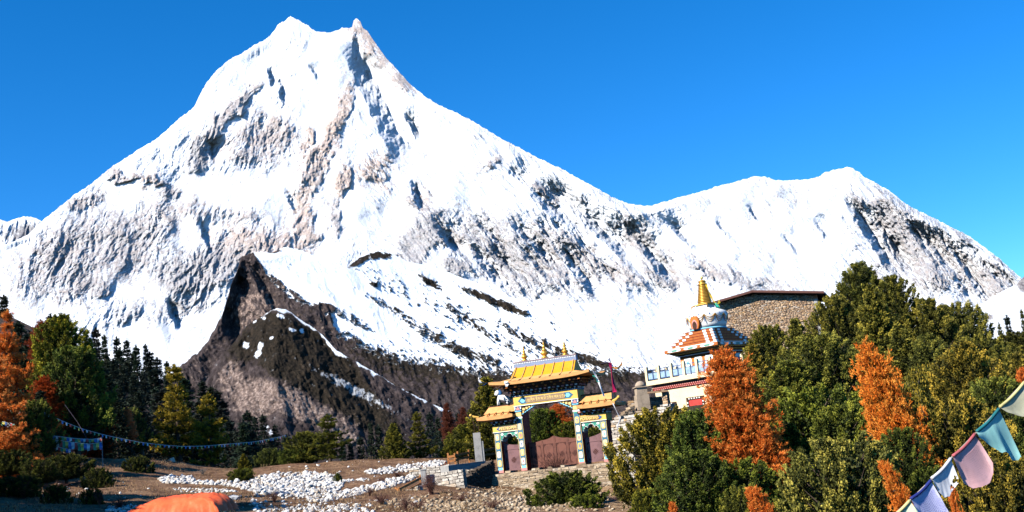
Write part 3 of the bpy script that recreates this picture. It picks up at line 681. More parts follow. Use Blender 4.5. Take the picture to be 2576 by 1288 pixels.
T_("juniper_tree", "juniper_b", 2400, 770, 96, 150, "juniper beside the thin dark pines on the right skyline", (.9, .95, 1), group=JG)
T_("juniper_tree", "juniper_b", 2060, 850, 74, 220, "wide juniper in the middle of the slope left of the orange larch", (.85, .95, .95), group=JG)
T_("juniper_tree", "juniper_a", 1985, 915, 72, 190, "dark juniper directly right of the big orange larch", (.85, 1.0, .85), group=JG)
T_("juniper_tree", "juniper_c", 2260, 830, 80, 170, "juniper behind the upright orange larch", (.9, .95, 1), group=JG)
T_("juniper_tree", "juniper_a", 2330, 850, 78, 150, "juniper behind the yellow leafed tree", (.8, .9, 1), group=JG)
T_("juniper_tree", "juniper_d", 2050, 990, 58, 260, "spreading dark green juniper in the middle of the slope", (.80, 1.05, .75), group=JG)
T_("juniper_tree", "juniper_b", 2100, 1030, 54, 190, "juniper between the spreading dark one and the upright orange larch", (.8, 1.0, .8), group=JG)
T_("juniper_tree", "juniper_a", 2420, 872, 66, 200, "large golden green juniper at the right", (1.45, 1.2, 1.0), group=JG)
T_("juniper_tree", "juniper_b", 2500, 960, 62, 190, "shaded juniper between the golden one and the right edge", (.7, .9, .9), group=JG)
T_("juniper_tree", "juniper_c", 2560, 890, 70, 150, "juniper cut off by the right edge of the picture", (1.1, 1, 1), group=JG)
T_("juniper_tree", "juniper_d", 2390, 1010, 50, 200, "golden green bushy juniper above the flags", (1.35, 1.15, 1.0), group=JG)
T_("juniper_tree", "juniper_d", 2110, 1118, 42, 260, "round grey green juniper at the bottom between two orange larches", (1.15, 1.2, 1.5), group=JG)
T_("juniper_tree", "juniper_d", 2510, 1160, 40, 230, "golden green juniper behind the flags at the lower right corner", (1.35, 1.15, 1.0), group=JG)
T_("juniper_tree", "juniper_b", 2262, 1082, 45, 120, "dark juniper hiding the foot of the tall upright orange larch", (.6, .8, .7), group=JG)
T_("juniper_tree", "juniper_b", 2330, 1180, 44, 120, "dark juniper behind the white and blue flags", (.7, .95, .9), group=JG)
T_("juniper_tree", "juniper_d", 1660, 1040, 58, 210, "olive gold juniper beside the gate's right end", (1.35, 1.2, .85), group=JG)
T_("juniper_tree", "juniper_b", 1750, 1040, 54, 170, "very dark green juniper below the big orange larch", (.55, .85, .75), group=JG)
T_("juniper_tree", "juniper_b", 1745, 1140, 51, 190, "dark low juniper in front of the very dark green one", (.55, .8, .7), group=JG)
T_("juniper_tree", "juniper_d", 1850, 1165, 51, 170, "dark juniper below the big orange larch's right side", (.7, .95, .7), group=JG)
T_("juniper_tree", "juniper_d", 1870, 1228, 38, 110, "small juniper with orange larch behind it at the bottom edge", (.95, 1.05, .9), group=JG)
T_("juniper_tree", "juniper_c", 1985, 1070, 55, 140, "dark juniper at the foot of the big orange larch", (.7, .95, .8), group=JG)
T_("juniper_tree", "juniper_c", 2180, 960, 66, 150, "juniper left of the upright orange larch", (.8, .95, .8), group=JG)
for i in range(9):                     # the same wood carries on beyond the picture's right edge
    r_ = random.Random(700 + i); y = 48 + 11 * i; x = .425 * y + 5 + 9 * r_.random()
    make_tree("juniper_tree", ("juniper_a", "juniper_b", "juniper_c")[i % 3], (x, y, gz(x, y)), 6 + 2 * r_.random(), 2.8, r_.random() * 6, (0, 0), (.9, .95, .9), "juniper of the right-hand wood beyond the others", "tree", "junipers beyond the right edge", 2.6)
LG = "orange larches on the right-hand slope"
T_("larch_tree", "larch_a", 1812, 874, 54, 235, "big orange larch in front of the chorten", (.95, .85, .95), lean=rad(8), group=LG)
T_("larch_tree", "larch_a", 2172, 856, 50, 190, "tall upright orange larch among the junipers", (1.1, 1.15, 1), lean=rad(13), group=LG)
T_("larch_tree", "larch_b", 2216, 1128, 38, 110, "small leaning orange larch right of the round grey green juniper", (1.05, 1.05, 1), lean=rad(18), group=LG)
T_("larch_tree", "larch_b", 1885, 1196, 37, 130, "small orange larch left of the round grey green juniper at the bottom", (1.0, .9, 1), lean=rad(18), group=LG)
T_("larch_tree", "larch_b", 2395, 1232, 36, 60, "little orange larch tip behind the white flag", (1.0, .9, 1), group=LG)
T_("larch_tree", "larch_b", 1690, 1266, 40, 60, "little orange larch tip at the bottom edge below the dark junipers", (1.0, .9, 1), group=LG)
T_("larch_tree", "larch_b", 2568, 930, 64, 70, "orange larch at the right edge above the teal flag", (.95, .8, 1), group=LG)
T_("yellow_leaf_tree", "broad_a", 2300, 900, 62, 80, "thin tree with yellow leaves right of the upright orange larch")
RF = "thin pines on the right skyline"
for (x, y, d, wd, k, lb) in [(2443, 776, 150, 40, "pine_b", "thin dark pine just right of the junipers on the skyline"), (2468, 783, 150, 56, "pine_a", "widest dark pine on the right skyline"), (2511, 812, 165, 34, "pine_b", "short dark pine near the right skyline's end"),
                             (2531, 797, 170, 40, "fir_b", "sparse bare-stemmed pine on the right skyline"), (2568, 780, 150, 46, "pine_a", "dark pine at the right edge on the skyline"), (2545, 850, 140, 60, "pine_b", "low pine beneath the right skyline")]:
    T_("pine_tree", k, x, y, d, wd, lb, (.45, .55, .6), group=RF)
# ---- left-hand side
T_("larch_tree", "larch_wide", 18, 788, 88, 205, "large orange larch at the left edge", (.95, .85, .95), lean=rad(-2))
T_("larch_tree", "larch_wide", -5, 900, 78, 230, "pale orange larch with drooping branches below the large one at the left edge", (.95, .95, 1.4))
T_("larch_tree", "larch_a", 105, 812, 118, 110, "dark red larch between the orange larch and the green tree", (.28, .16, .2))
T_("larch_tree", "larch_a", 225, 930, 104, 110, "dark red larch behind the green tree on the left", (.26, .17, .25))
T_("larch_tree", "larch_a", 110, 950, 92, 110, "dark red larch under the green tree on the left", (.4, .2, .2))
T_("juniper_tree", "juniper_a", 152, 800, 100, 150, "tall green tree beside the orange larch on the left", (1.25, 1.3, .6))
T_("juniper_tree", "juniper_b", 180, 880, 96, 160, "lower green tree in front of the tall green one on the left", (.6, .85, .7))
for (x, y, d, k) in [(45, 812, 128, "fir_a"), (75, 838, 124, "fir_b"), (110, 860, 120, "fir_a"), (205, 870, 118, "fir_a"), (235, 905, 116, "fir_b"), (20, 850, 110, "fir_a"), (270, 940, 116, "fir_a"), (60, 900, 100, "fir_a"), (130, 930, 98, "fir_a"), (190, 985, 94, "fir_b"), (290, 1000, 112, "fir_a"), (100, 985, 90, "fir_a"), (250, 1015, 104, "fir_a"), (20, 985, 86, "fir_a")]:
    T_("fir_tree", k, x, y, d, 100, "dark fir among the shaded trees behind the left-hand larches", (.9, 1, .9), group="dark firs behind the left-hand larches")
T_("juniper_tree", "juniper_b", 85, 1012, 80, 100, "green bush tree behind the left flag pole", (.75, .95, .9))
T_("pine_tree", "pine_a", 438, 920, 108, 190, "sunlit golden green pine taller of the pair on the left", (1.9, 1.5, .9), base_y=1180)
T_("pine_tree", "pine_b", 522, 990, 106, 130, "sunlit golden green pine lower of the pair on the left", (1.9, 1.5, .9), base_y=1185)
T_("juniper_tree", "juniper_b", 322, 1030, 125, 80, "grey green tree with a pink larch in front of it", (.6, .8, 1.1), base_y=1150)
T_("larch_tree", "larch_a", 318, 1026, 120, 50, "small pink larch in the shaded valley", (.9, 1.0, 2.6), base_y=1130)
DF = "dark firs in the shaded valley on the left"
rf = random.Random(5)
for (x, y, d) in [(285, 905, 150), (310, 922, 146), (335, 945, 142), (262, 925, 144), (300, 960, 135), (275, 965, 132), (350, 985, 130), (245, 960, 128)]:
    T_('fir_tree', 'fir_a', x, y, d, 70, 'dark fir in the shaded valley on the left', (.9, 1, 1.1), base_y=y + 150, group=DF)
FIRS = [(215, 832, 170, 52), (240, 828, 180, 50), (262, 845, 190, 40), (293, 850, 185, 38), (318, 858, 180, 46), (342, 872, 185, 40), (366, 868, 190, 34), (300, 880, 160, 50), (335, 890, 160, 50), (395, 902, 170, 50), (420, 912, 180, 44), (385, 930, 150, 66), (270, 900, 150, 60), (230, 900, 140, 60), (465, 955, 135, 80), (405, 985, 130, 90),
        (545, 985, 130, 70), (560, 1010, 126, 60), (500, 1010, 126, 70), (460, 1050, 120, 90), (370, 1040, 122, 80), (530, 1060, 122, 80), (420, 1075, 114, 90), (480, 1090, 108, 80), (355, 1085, 112, 70), (300, 1095, 112, 80), (250, 1070, 110, 80), (200, 1060, 104, 90), (145, 1050, 100, 90), (40, 1050, 92, 90), (0, 1040, 90, 90), (170, 1110, 90, 90), (60, 1110, 84, 90), (575, 1060, 130, 60),
        (10, 745, 150, 60), (-15, 752, 140, 60), (60, 830, 150, 60), (610, 1060, 150, 50), (640, 1050, 160, 44), (660, 1045, 165, 40), (690, 1070, 150, 46), (630, 1085, 130, 60), (680, 1100, 128, 60), (720, 1095, 140, 50), (592, 1085, 130, 46), (745, 1110, 135, 40), (930, 1065, 170, 36), (950, 1072, 165, 40), (975, 1085, 150, 40), (1080, 1040, 160, 40), (1100, 1052, 150, 40), (905, 1100, 150, 40), (880, 1115, 140, 36), (1110, 1080, 140, 40), (1150, 1040, 180, 36), (1170, 1052, 170, 34), (860, 1108, 160, 36)]
for i, (x, y, d, wd) in enumerate(FIRS):
    by_ = y + 105 + 60 * rf.random(); d = float(slope_depth(np.array([float(x)]), np.array([min(by_, 1200)]))[0]) if x < 800 or x > 840 else d
    T_("fir_tree", ("fir_a", "fir_b")[i % 2], x, y, d, wd * 1.25, "dark fir in the shaded valley on the left", (.8 + .4 * rf.random(), .9 + .3 * rf.random(), .9 + .5 * rf.random()), base_y=by_ + 14, group=DF)
for i in range(34):
    x = -60 + 700 * rf.random(); y0_ = float(TOP4(x)); by_ = y0_ + 30 + (1195 - y0_) * rf.random() * .9; d = float(slope_depth(np.array([x]), np.array([by_]))[0])
    T_("fir_tree", ("fir_a", "fir_b")[i % 2], x, by_ - 120 - 40 * rf.random(), d, 75, "dark fir in the shaded valley on the left", (.8 + .4 * rf.random(), .9 + .3 * rf.random(), .9 + .5 * rf.random()), base_y=by_ + 10, group=DF)
T_("juniper_tree", "juniper_b", 2455, 850, 84, 150, "juniper below the widest dark pine of the right skyline", (.85, .9, .9), group=JG)
T_("juniper_tree", "juniper_b", 2552, 838, 104, 130, "juniper under the dark pine at the right edge", (.7, .75, .9), group=JG)
T_("juniper_tree", "juniper_a", 2525, 868, 88, 150, "juniper below the sparse pine of the right skyline", (.8, .85, .9), group=JG)
for (x, y, d, lb) in [(1122, 1016, 165, "rusty red larch beyond the stone post left of the gate"), (1163, 1026, 175, "narrow rusty red larch nearest the gate's left roof")]:
    T_("larch_tree", "larch_b", x, y, d, 46, lb, (.20, .20, .8), base_y=y + 110)
# ---- along the brow in the middle
T_("pine_tree", "pine_b", 822, 1043, 97, 125, "pine with a bare pale stem in the middle of the brow", (.85, .95, .8), base_y=1166)
T_("pine_tree", "juniper_b", 765, 1088, 100, 90, "bushy pine left of the bare stemmed pine on the brow", (.85, .95, .75), base_y=1168)
T_("juniper_bush", "juniper_d", 733, 1130, 99, 60, "low green bush left of the bushy pine on the brow", (.6, .85, .8), base_y=1170, cat="bush")
T_("juniper_bush", "juniper_d", 678, 1130, 104, 60, "low grey green bush at the left end of the brow", (.6, .8, 1), base_y=1180, cat="bush")
T_("pine_tree", "pine_a", 1047, 1038, 100, 110, "spreading golden green pine right of the other brow pine", (1.1, 1.05, .8), base_y=1168)
T_("juniper_tree", "juniper_c", 988, 1066, 98, 70, "narrow pine left of the spreading golden green pine", (.95, 1.0, .8), base_y=1168)
T_("juniper_tree", "juniper_c", 612, 1142, 84, 36, "small conical juniper above the white stones", (1.1, 1.05, .6), base_y=1192)
T_("juniper_bush", "juniper_d", 606, 1180, 80, 52, "round green bush at the foot of the small conical juniper", (.7, .9, .6), base_y=1214, cat="bush")
T_("juniper_bush", "juniper_a", 848, 1190, 76, 22, "tiny dark juniper at the right end of the white stone pile", (.7, .9, .7), base_y=1232, cat="bush")
T_("juniper_tree", "juniper_c", 1222, 952, 98, 125, "tall juniper behind the gate's left wing", (1.0, 1.0, .7))
T_("juniper_tree", "juniper_a", 1165, 1070, 104, 90, "juniper behind the concrete post", (.9, 1.0, .75))
T_("juniper_bush", "juniper_d", 1150, 1108, 100, 70, "low juniper behind the wooden railing", (.9, 1.0, .7), cat="bush")
T_("larch_tree", "larch_a", 1400, 1018, 112, 90, "orange larch seen through the gate's arch", (.8, .62, .8))
T_("juniper_tree", "juniper_b", 1362, 1032, 106, 100, "dark green juniper seen through the left of the arch", (.6, .9, .6))
T_("juniper_tree", "juniper_d", 1440, 1062, 104, 80, "green juniper seen through the right of the arch", (.8, 1.0, .6))
T_("juniper_bush", "juniper_d", 1500, 1075, 96, 50, "green bush seen through the gate's right passage", (.7, .9, .6), cat="bush")
T_("juniper_bush", "juniper_d", 1418, 1192, 62, 150, "dark green bush on the slope below the gate", (.5, .7, .55), base_y=1300, cat="bush")
T_("juniper_bush", "juniper_d", 1468, 1246, 59, 70, "lighter green bush low on the slope below the gate", (.8, 1.1, .7), base_y=1310, cat="bush")
T_("juniper_bush", "juniper_d", 1618, 1235, 54, 60, "low green bush beside the bare path right of the gate", (1, 1.1, .7), cat="bush")
# trees of the same left-hand slope beyond the picture's edge, whose shade lies on the valley floor
SH = "firs higher up the left-hand slope"
for i in range(46):
    r_ = random.Random(900 + i); y = 32 + .56 * i; x = -0.42 * y - 4.5 - 12 * r_.random()
    if abs((x + 14.6) * .68 - (y - 54) * .73) < 3.6: continue
    make_tree("fir_tree", "fir_a", (x, y, gz(x, y) - .3), 11 + 5 * r_.random() - max(0, y - 48) * .35, 2.8, r_.random() * 6, (0, 0), (1, 1, 1), "fir higher up the left-hand slope", "tree", SH)
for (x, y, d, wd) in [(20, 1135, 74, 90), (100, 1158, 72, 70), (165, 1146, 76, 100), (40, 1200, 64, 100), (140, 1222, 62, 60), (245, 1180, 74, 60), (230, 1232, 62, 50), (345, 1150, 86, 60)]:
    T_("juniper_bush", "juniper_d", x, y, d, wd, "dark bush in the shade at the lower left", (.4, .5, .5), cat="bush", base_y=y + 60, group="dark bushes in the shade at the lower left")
# twiggy shrubs
TW = "bare twiggy shrubs"
for (x, y, k, s, lb) in [(1085, 1245, "twig_a", 1.2, "bare reddish shrub in front of the concrete pillar"), (1050, 1284, "twig_b", 1.0, "bare reddish shrub below the wooden railing"), (1400, 1222, "twig_a", 2.1, "bare red shrub behind the dark bush under the gate"), (1385, 1228, "twig_b", 1.0, "low bare red shrub left of the dark bush under the gate"), (690, 1265, "twig_a", .9, "bare dark shrub below the white stone pile"), (510, 1195, "twig_grey", .9, "pale bare shrub left of the small conical juniper"),
                        (1240, 1282, "twig_b", 1.1, "bare reddish shrub at the bottom below the stub wall"), (960, 1270, "twig_b", 1.2, "bare brown shrub at the bottom left of the railing"), (1590, 1252, "twig_grey", 1.1, "bare grey shrub beside the path right of the gate"), (1575, 1268, "twig_b", .9, "bare brown shrub by the path right of the gate"), (930, 1248, "twig_a", .8, "bare brown shrub on the field left of the railing"), (1020, 1285, "twig_a", 1.1, "bare reddish shrub at the bottom edge below the railing"), (300, 1282, "twig_b", 1.2, "bare shrub left of the orange tarpaulin"),
                        (250, 1270, "twig_a", 1.0, "bare shrub left of the shaded stones"), (840, 1205, "twig_b", .6, "tiny bare shrub beside the tiny dark juniper"), (1000, 1200, "twig_b", .8, "bare brown shrub between two lines of stones"), (960, 1215, "twig_b", .7, "bare brown shrub right of the white stone pile"), (150, 1240, "twig_b", 1.1, "bare shrub in the shade at the lower left"), (60, 1255, "twig_a", 1.2, "bare shrub in the shade near the lower left corner"), (1160, 1262, "twig_b", .9, "bare shrub on the rubble below the white wall")]:
    s *= .65 if lb.split()[-1] in ('pillar', 'gate') else .42
    h = hit(x, y)
    if h is None: continue
    o = bpy.data.objects.new("bare_shrub", TWIG[k]); COL.objects.link(o); o.location = h; o.scale = (s, s, s); o.rotation_euler = (0, 0, x)
    tag(o, lb, "shrub", TW)
# ================================================================== MESH BUILDER
class MB:
    def __init__(s, M=None):
        s.v = []; s.f = []; s.M = M or Matrix.Identity(4); s.t = []
    def add(s, vs, fs, tint=None):
        o = len(s.v)
        for p in vs: s.v.append(tuple(s.M @ Vector(p)))
        for f in fs: s.f.append(tuple(i + o for i in f))
        s.t += [tint if tint is not None else .5] * len(vs)
        return s
    def box(s, x0, x1, y0, y1, z0, z1, tint=None):
        return s.add([(x0, y0, z0), (x1, y0, z0), (x1, y1, z0), (x0, y1, z0), (x0, y0, z1), (x1, y0, z1), (x1, y1, z1), (x0, y1, z1)],
              [(0, 3, 2, 1), (4, 5, 6, 7), (0, 1, 5, 4), (1, 2, 6, 5), (2, 3, 7, 6), (3, 0, 4, 7)], tint)
    def prism(s, pts, y0, y1):
        """front outline (x, z) pushed from y0 (front) to y1"""
        n = len(pts)
        vs = [(x, y0, z) for x, z in pts] + [(x, y1, z) for x, z in pts]
        fs = [tuple(range(n)), tuple(range(2 * n - 1, n - 1, -1))] + [(i + n, (i + 1) % n + n, (i + 1) % n, i) for i in range(n)]
        return s.add(vs, fs)
    def frust(s, a0, b0, z0, a1, b1, z1, cx=0, cy=0):
        vs = [(cx - a0, cy - b0, z0), (cx + a0, cy - b0, z0), (cx + a0, cy + b0, z0), (cx - a0, cy + b0, z0), (cx - a1, cy - b1, z1), (cx + a1, cy - b1, z1), (cx + a1, cy + b1, z1), (cx - a1, cy + b1, z1)]
        return s.add(vs, [(0, 3, 2, 1), (4, 5, 6, 7), (0, 1, 5, 4), (1, 2, 6, 5), (2, 3, 7, 6), (3, 0, 4, 7)])
    def lathe(s, prof, cx=0, cy=0, cz=0, n=20):
        vs = []; fs = []; k = len(prof)
        for r, z in prof:
            for j in range(n):
                a = 2 * math.pi * j / n; vs.append((cx + r * math.cos(a), cy + r * math.sin(a), cz + z))
        for i in range(k - 1):
            for j in range(n):
                fs.append((i * n + j, i * n + (j + 1) % n, (i + 1) * n + (j + 1) % n, (i + 1) * n + j))
        fs.append(tuple(range(n - 1, -1, -1))); fs.append(tuple((k - 1) * n + j for j in range(n)))
        return s.add(vs, fs)
    def tube(s, pts, r, n=6):
        rr = r if isinstance(r, (list, tuple)) else [r] * len(pts)
        V, F = tube_np([tuple(p) for p in pts], rr, n)
        k = len(pts)
        return s.add([tuple(v) for v in V], [tuple(int(i) for i in f) for f in F] + [tuple(range(n - 1, -1, -1)), tuple((k - 1) * n + j for j in range(n))])
    def bar(s, p, q, w, h):
        """rectangular bar from p to q, w wide across, h high"""
        p, q = Vector(p), Vector(q); d = (q - p).normalized(); sd = d.cross(Vector((0, 0, 1)))
        if sd.length < 1e-4: sd = Vector((1, 0, 0))
        sd.normalize(); up = sd.cross(d).normalized()
        vs = [c + sd * a * w / 2 + up * b * h / 2 for c in (p, q) for a, b in ((-1, -1), (1, -1), (1, 1), (-1, 1))]
        return s.add(vs, [(0, 3, 2, 1), (4, 5, 6, 7), (0, 1, 5, 4), (1, 2, 6, 5), (2, 3, 7, 6), (3, 0, 4, 7)])
    def build(s, name, mat, parent=None, smooth=False, label=None):
        me = bpy.data.meshes.new(name); me.from_pydata(s.v, [], s.f); me.update()
        bm = bmesh.new(); bm.from_mesh(me); bmesh.ops.recalc_face_normals(bm, faces=bm.faces); bm.to_mesh(me); bm.free()
        at = me.attributes.new("tint", 'FLOAT', 'POINT'); at.data.foreach_set("value", np.array(s.t, np.float32))
        if smooth:
            me.polygons.foreach_set("use_smooth", np.ones(len(me.polygons), bool))
        me.materials.append(mat)
        o = bpy.data.objects.new(name, me); COL.objects.link(o)
        if parent: o.parent = parent
        if label: o["label"] = label
        return o

def octo(cx, cz, a, b, c=.32):
    return [(cx - a, cz - b * (1 - c)), (cx - a * (1 - c), cz - b), (cx + a * (1 - c), cz - b), (cx + a, cz - b * (1 - c)), (cx + a, cz + b * (1 - c)), (cx + a * (1 - c), cz + b), (cx - a * (1 - c), cz + b), (cx - a, cz + b * (1 - c))]

def mat_stone(name, stops, sc=3.0):
    s = NT(name); t = s.attr("tint"); v = s.coord(); n = s.noise(v, sc * 4, 5, .65)
    c = s.ramp(t, stops); s.color(s.mix(s.ramp(n, [(.35, (0, 0, 0)), (.7, (1, 1, 1))]), s.mix(0.55, c, (0.10, 0.075, 0.055)), c))
    s.bump(n, .5, .04); return s.m
ST_TAN = mat_stone("tan rubble stone", [(0, (.26, .18, .11)), (.35, (.44, .32, .20)), (.7, (.54, .41, .26)), (1, (.66, .54, .40))])
ST_WARM = mat_stone("brown and grey wall stone", [(0, (.22, .15, .11)), (.3, (.46, .29, .17)), (.55, (.54, .41, .29)), (.75, (.62, .38, .18)), (1, (.62, .54, .45))])
ST_WHITE = mat_stone("pale wall stone", [(0, (.34, .29, .24)), (.3, (.58, .52, .44)), (.8, (.74, .68, .59)), (1, (.60, .40, .22))])
ST_DARK = mat_stone("dark stone for joints and painted shade", [(0, (.05, .04, .032)), (1, (.14, .10, .075))])  # joint core of the house; shade painted onto the stub wall
CONC = paint("grey concrete", (.31, .30, .285), .3, 2.5, .9)
MUD = paint("mud plaster", (.36, .28, .20), .3, 2.0, .95)
WOOD_O = paint("orange stained timber", (.42, .17, .055), .35, 4.0, .7)
WOOD_B = paint("weathered timber", (.30, .19, .11), .35, 4.0, .8)

def stones_face(A, B, h0, h1, z0, thick, sw, sh, rng, proud=.05, top=True):
    """courses of separate stones on the face of a wall from A to B (its front is on the right of A->B when seen from above)"""
    A = np.array(A, float); B = np.array(B, float); L = np.linalg.norm((B - A)[:2]); ux = (B - A)[:2] / L; nrm = np.array([ux[1], -ux[0]])
    V = []; F = []; T = []; o = 0; z = 0.0; hm = max(h0, h1)
    while z < hm:
        ch = sh * (.7 + .7 * rng.rand()); x = -sw * rng.rand()
        while x < L:
            w_ = sw * (.5 + 1.1 * rng.rand()); x0, x1 = max(x, 0), min(x + w_, L); x += w_
            if x1 - x0 < .03: continue
            xm = (x0 + x1) / 2 / L; ht = h0 + (h1 - h0) * xm
            if z + ch * .5 > ht + .06 * rng.randn(): continue
            pr = proud * rng.rand(); g = .012; jt = lambda: rng.randn() * .018
            zb = z0[0] + (z0[1] - z0[0]) * xm
            for yy in (pr, -thick):
                for (xx, zz) in ((x0 + g, z + g), (x1 - g, z + g), (x1 - g, z + ch - g), (x0 + g, z + ch - g)):
                    q = A[:2] + ux * (xx + jt()) + nrm * (yy + jt() * .6)
                    V.append((q[0], q[1], zb + zz + jt() * .8))
            F += [(o, o + 1, o + 2, o + 3), (o + 7, o + 6, o + 5, o + 4), (o, o + 4, o + 5, o + 1), (o + 1, o + 5, o + 6, o + 2), (o + 2, o + 6, o + 7, o + 3), (o + 3, o + 7, o + 4, o)]
            T += [min(1, max(0, rng.rand()))] * 8; o += 8
        z += ch
    return np.array(V), np.array(F), np.array(T)
def core_box(A, B, h0, h1, z0, thick, inset=.03):
    A = np.array(A, float); B = np.array(B, float); d = (B - A)[:2]; L = np.linalg.norm(d); u = d / L; n = np.array([u[1], -u[0]])
    vs = []
    for (p, h, zb) in ((A, h0, z0[0]), (B, h1, z0[1])):
        for off in (-inset, -thick + inset):
            q = p[:2] + n * off
            vs += [(q[0], q[1], zb - .6), (q[0], q[1], zb + h - .06)]
    return vs, [(0, 4, 5, 1), (2, 3, 7, 6), (1, 5, 7, 3), (0, 2, 6, 4), (0, 1, 3, 2), (4, 6, 7, 5)]
def stone_wall(name, A, B, h0, h1, label, mat=None, thick=.5, sw=.32, sh=.13, seed=1, group=None, parent=None, proud=.06, cat="wall"):
    """A, B: foot of the wall in world space; heights at both ends"""
    rng = np.random.RandomState(seed); mat = mat or ST_TAN
    V, F, T = stones_face(A, B, h0, h1, (A[2], B[2]), thick + .02, sw, sh, rng, proud)
    mb = MB(); vs, fs = core_box(A, B, h0, h1, (A[2], B[2]), thick); mb.add(vs, fs, 0.0)
    V2 = np.concatenate([np.array(mb.v), V]); 
    F2 = [tuple(f) for f in mb.f] + [tuple(int(i) + len(mb.v) for i in f) for f in F]
    me = bpy.data.meshes.new(name); me.from_pydata([tuple(v) for v in V2], [], F2); me.update()
    at = me.attributes.new("tint", 'FLOAT', 'POINT'); at.data.foreach_set("value", np.r_[np.array(mb.t) * 0, T].astype(np.float32))
    me.materials.append(mat); o = bpy.data.objects.new(name, me); COL.objects.link(o)
    if parent: o.parent = parent
    else: tag(o, label, cat, group)
    return o
# ================================================================== THE MONASTERY GATE
YEL = paint("ochre yellow paint", (.78, .46, .10), .15, 5, .6)
YEL_L = paint("lemon yellow paint", (.82, .58, .20), .12, 6, .6)
GOLD = paint("gold paint", (.62, .33, .05), .25, 5, .35, metallic=.55, spec=.5)
ROOF_Y = paint("yellow sheet roof", (.66, .285, .010), .14, 1.6, .55, spec=.3)
ROOF_E = paint("orange roof edge", (.64, .32, .115), .18, 2.5, .6)
BLUE = paint("peacock blue paint", (.045, .15, .235), .25, 6, .6)
BLUE_D = paint("deep blue paint", (.02, .09, .24), .2, 6, .6)
BLUE_L = paint("pale blue paint", (.22, .58, .72), .2, 5, .6)
BLUE_G = paint("slate blue paint", (.22, .26, .36), .15, 5, .7)
WHITE = paint("white paint", (.80, .78, .72), .12, 4, .7)
CREAM = paint("cream paint", (.72, .58, .36), .12, 2, .75)
RED_D = paint("dark red paint", (.22, .022, .014), .35, 3, .6)
RED = paint("red paint", (.50, .05, .04), .25, 4, .6)
PINK = paint("pink paint", (.62, .25, .22), .15, 4, .7)
GREEN = paint("green paint", (.05, .27, .19), .2, 5, .6)
BROWN = paint("dark brown timber", (.055, .025, .014), .4, 4, .7)
DOOR_B = paint("brown door enamel", (.15, .050, .030), .25, 2, .5, spec=.4)
DOOR_P = paint("mauve metal sheet", (.19, .095, .095), .25, 1.6, .45, spec=.4)
DOOR_D = paint("dark brown door ornament", (.07, .022, .016), .3, 4, .6)
ORANGE = paint("orange paint", (.56, .16, .03), .25, 4, .65)

def text_obj(name, body, size, x, y, z, mat, parent, width=None, extrude=.008):
    cu = bpy.data.curves.new(name, 'FONT'); cu.body = body; cu.size = size; cu.extrude = extrude; cu.align_x = 'LEFT'; cu.offset = size * .02
    cu.materials.append(mat); o = bpy.data.objects.new(name, cu); COL.objects.link(o); o.parent = parent
    o.location = (x, y, z); o.rotation_euler = (math.pi / 2, 0, 0)
    bpy.context.view_layer.update()
    k = width / max(o.dimensions.x, .01) if width else 1
    me = bpy.data.meshes.new_from_object(o.evaluated_get(bpy.context.evaluated_depsgraph_get()))
    bpy.data.objects.remove(o)
    m = bpy.data.objects.new(name, me); COL.objects.link(m); m.parent = parent
    m.location = (x, y, z); m.rotation_euler = (math.pi / 2, 0, 0); m.scale = (k, 1, 1)
    return m

gate_base = P(1400, 1175, 81.0)
gate = empty("monastery_gate", tuple(gate_base), rad(-21), "yellow roofed painted monastery gate with three golden finials above a stone terrace", "gate")
YF = -.62                                     # front plane
def medallion(pil, cx, cz, a, b, y, face, icon, seed):
    rim = MB().prism(octo(cx, cz, a, b), y - .012, y).build("medallion", YEL_L, pil)
    MB().prism(octo(cx, cz, a * .86, b * .88), y - .020, y - .012).build("field", face, rim)
    r = random.Random(seed); mb = MB()
    k = seed % 4
    if k == 0:
        mb.prism([(cx + a * .5 * math.cos(t_ * .7854) * (1 if t_ % 2 else .65), cz + b * .55 * math.sin(t_ * .7854) * (1 if t_ % 2 else .65)) for t_ in range(8)], y - .028, y - .020)
    elif k == 1:
        mb.prism([(cx - a * .5, cz - b * .5), (cx + a * .5, cz - b * .5), (cx + a * .25, cz - b * .1), (cx + a * .32, cz + b * .3), (cx, cz + b * .62), (cx - a * .32, cz + b * .3), (cx - a * .25, cz - b * .1)], y - .028, y - .020)
    elif k == 2:
        mb.prism([(cx + a * .45 * math.cos(t_ * .6283), cz + b * .1 + b * .4 * math.sin(t_ * .6283)) for t_ in range(10)], y - .028, y - .020)
        mb.prism([(cx - a * .55, cz - b * .55), (cx + a * .55, cz - b * .55), (cx + a * .2, cz - b * .36), (cx - a * .2, cz - b * .36)], y - .028, y - .020)
    else:
        mb.prism([(cx - a * .2, cz - b * .6), (cx + a * .2, cz - b * .6), (cx + a * .6, cz + b * .1), (cx + a * .3, cz + b * .55), (cx - a * .3, cz + b * .55), (cx - a * .6, cz + b * .1)], y - .028, y - .020)
    mb.build("emblem", icon, rim)
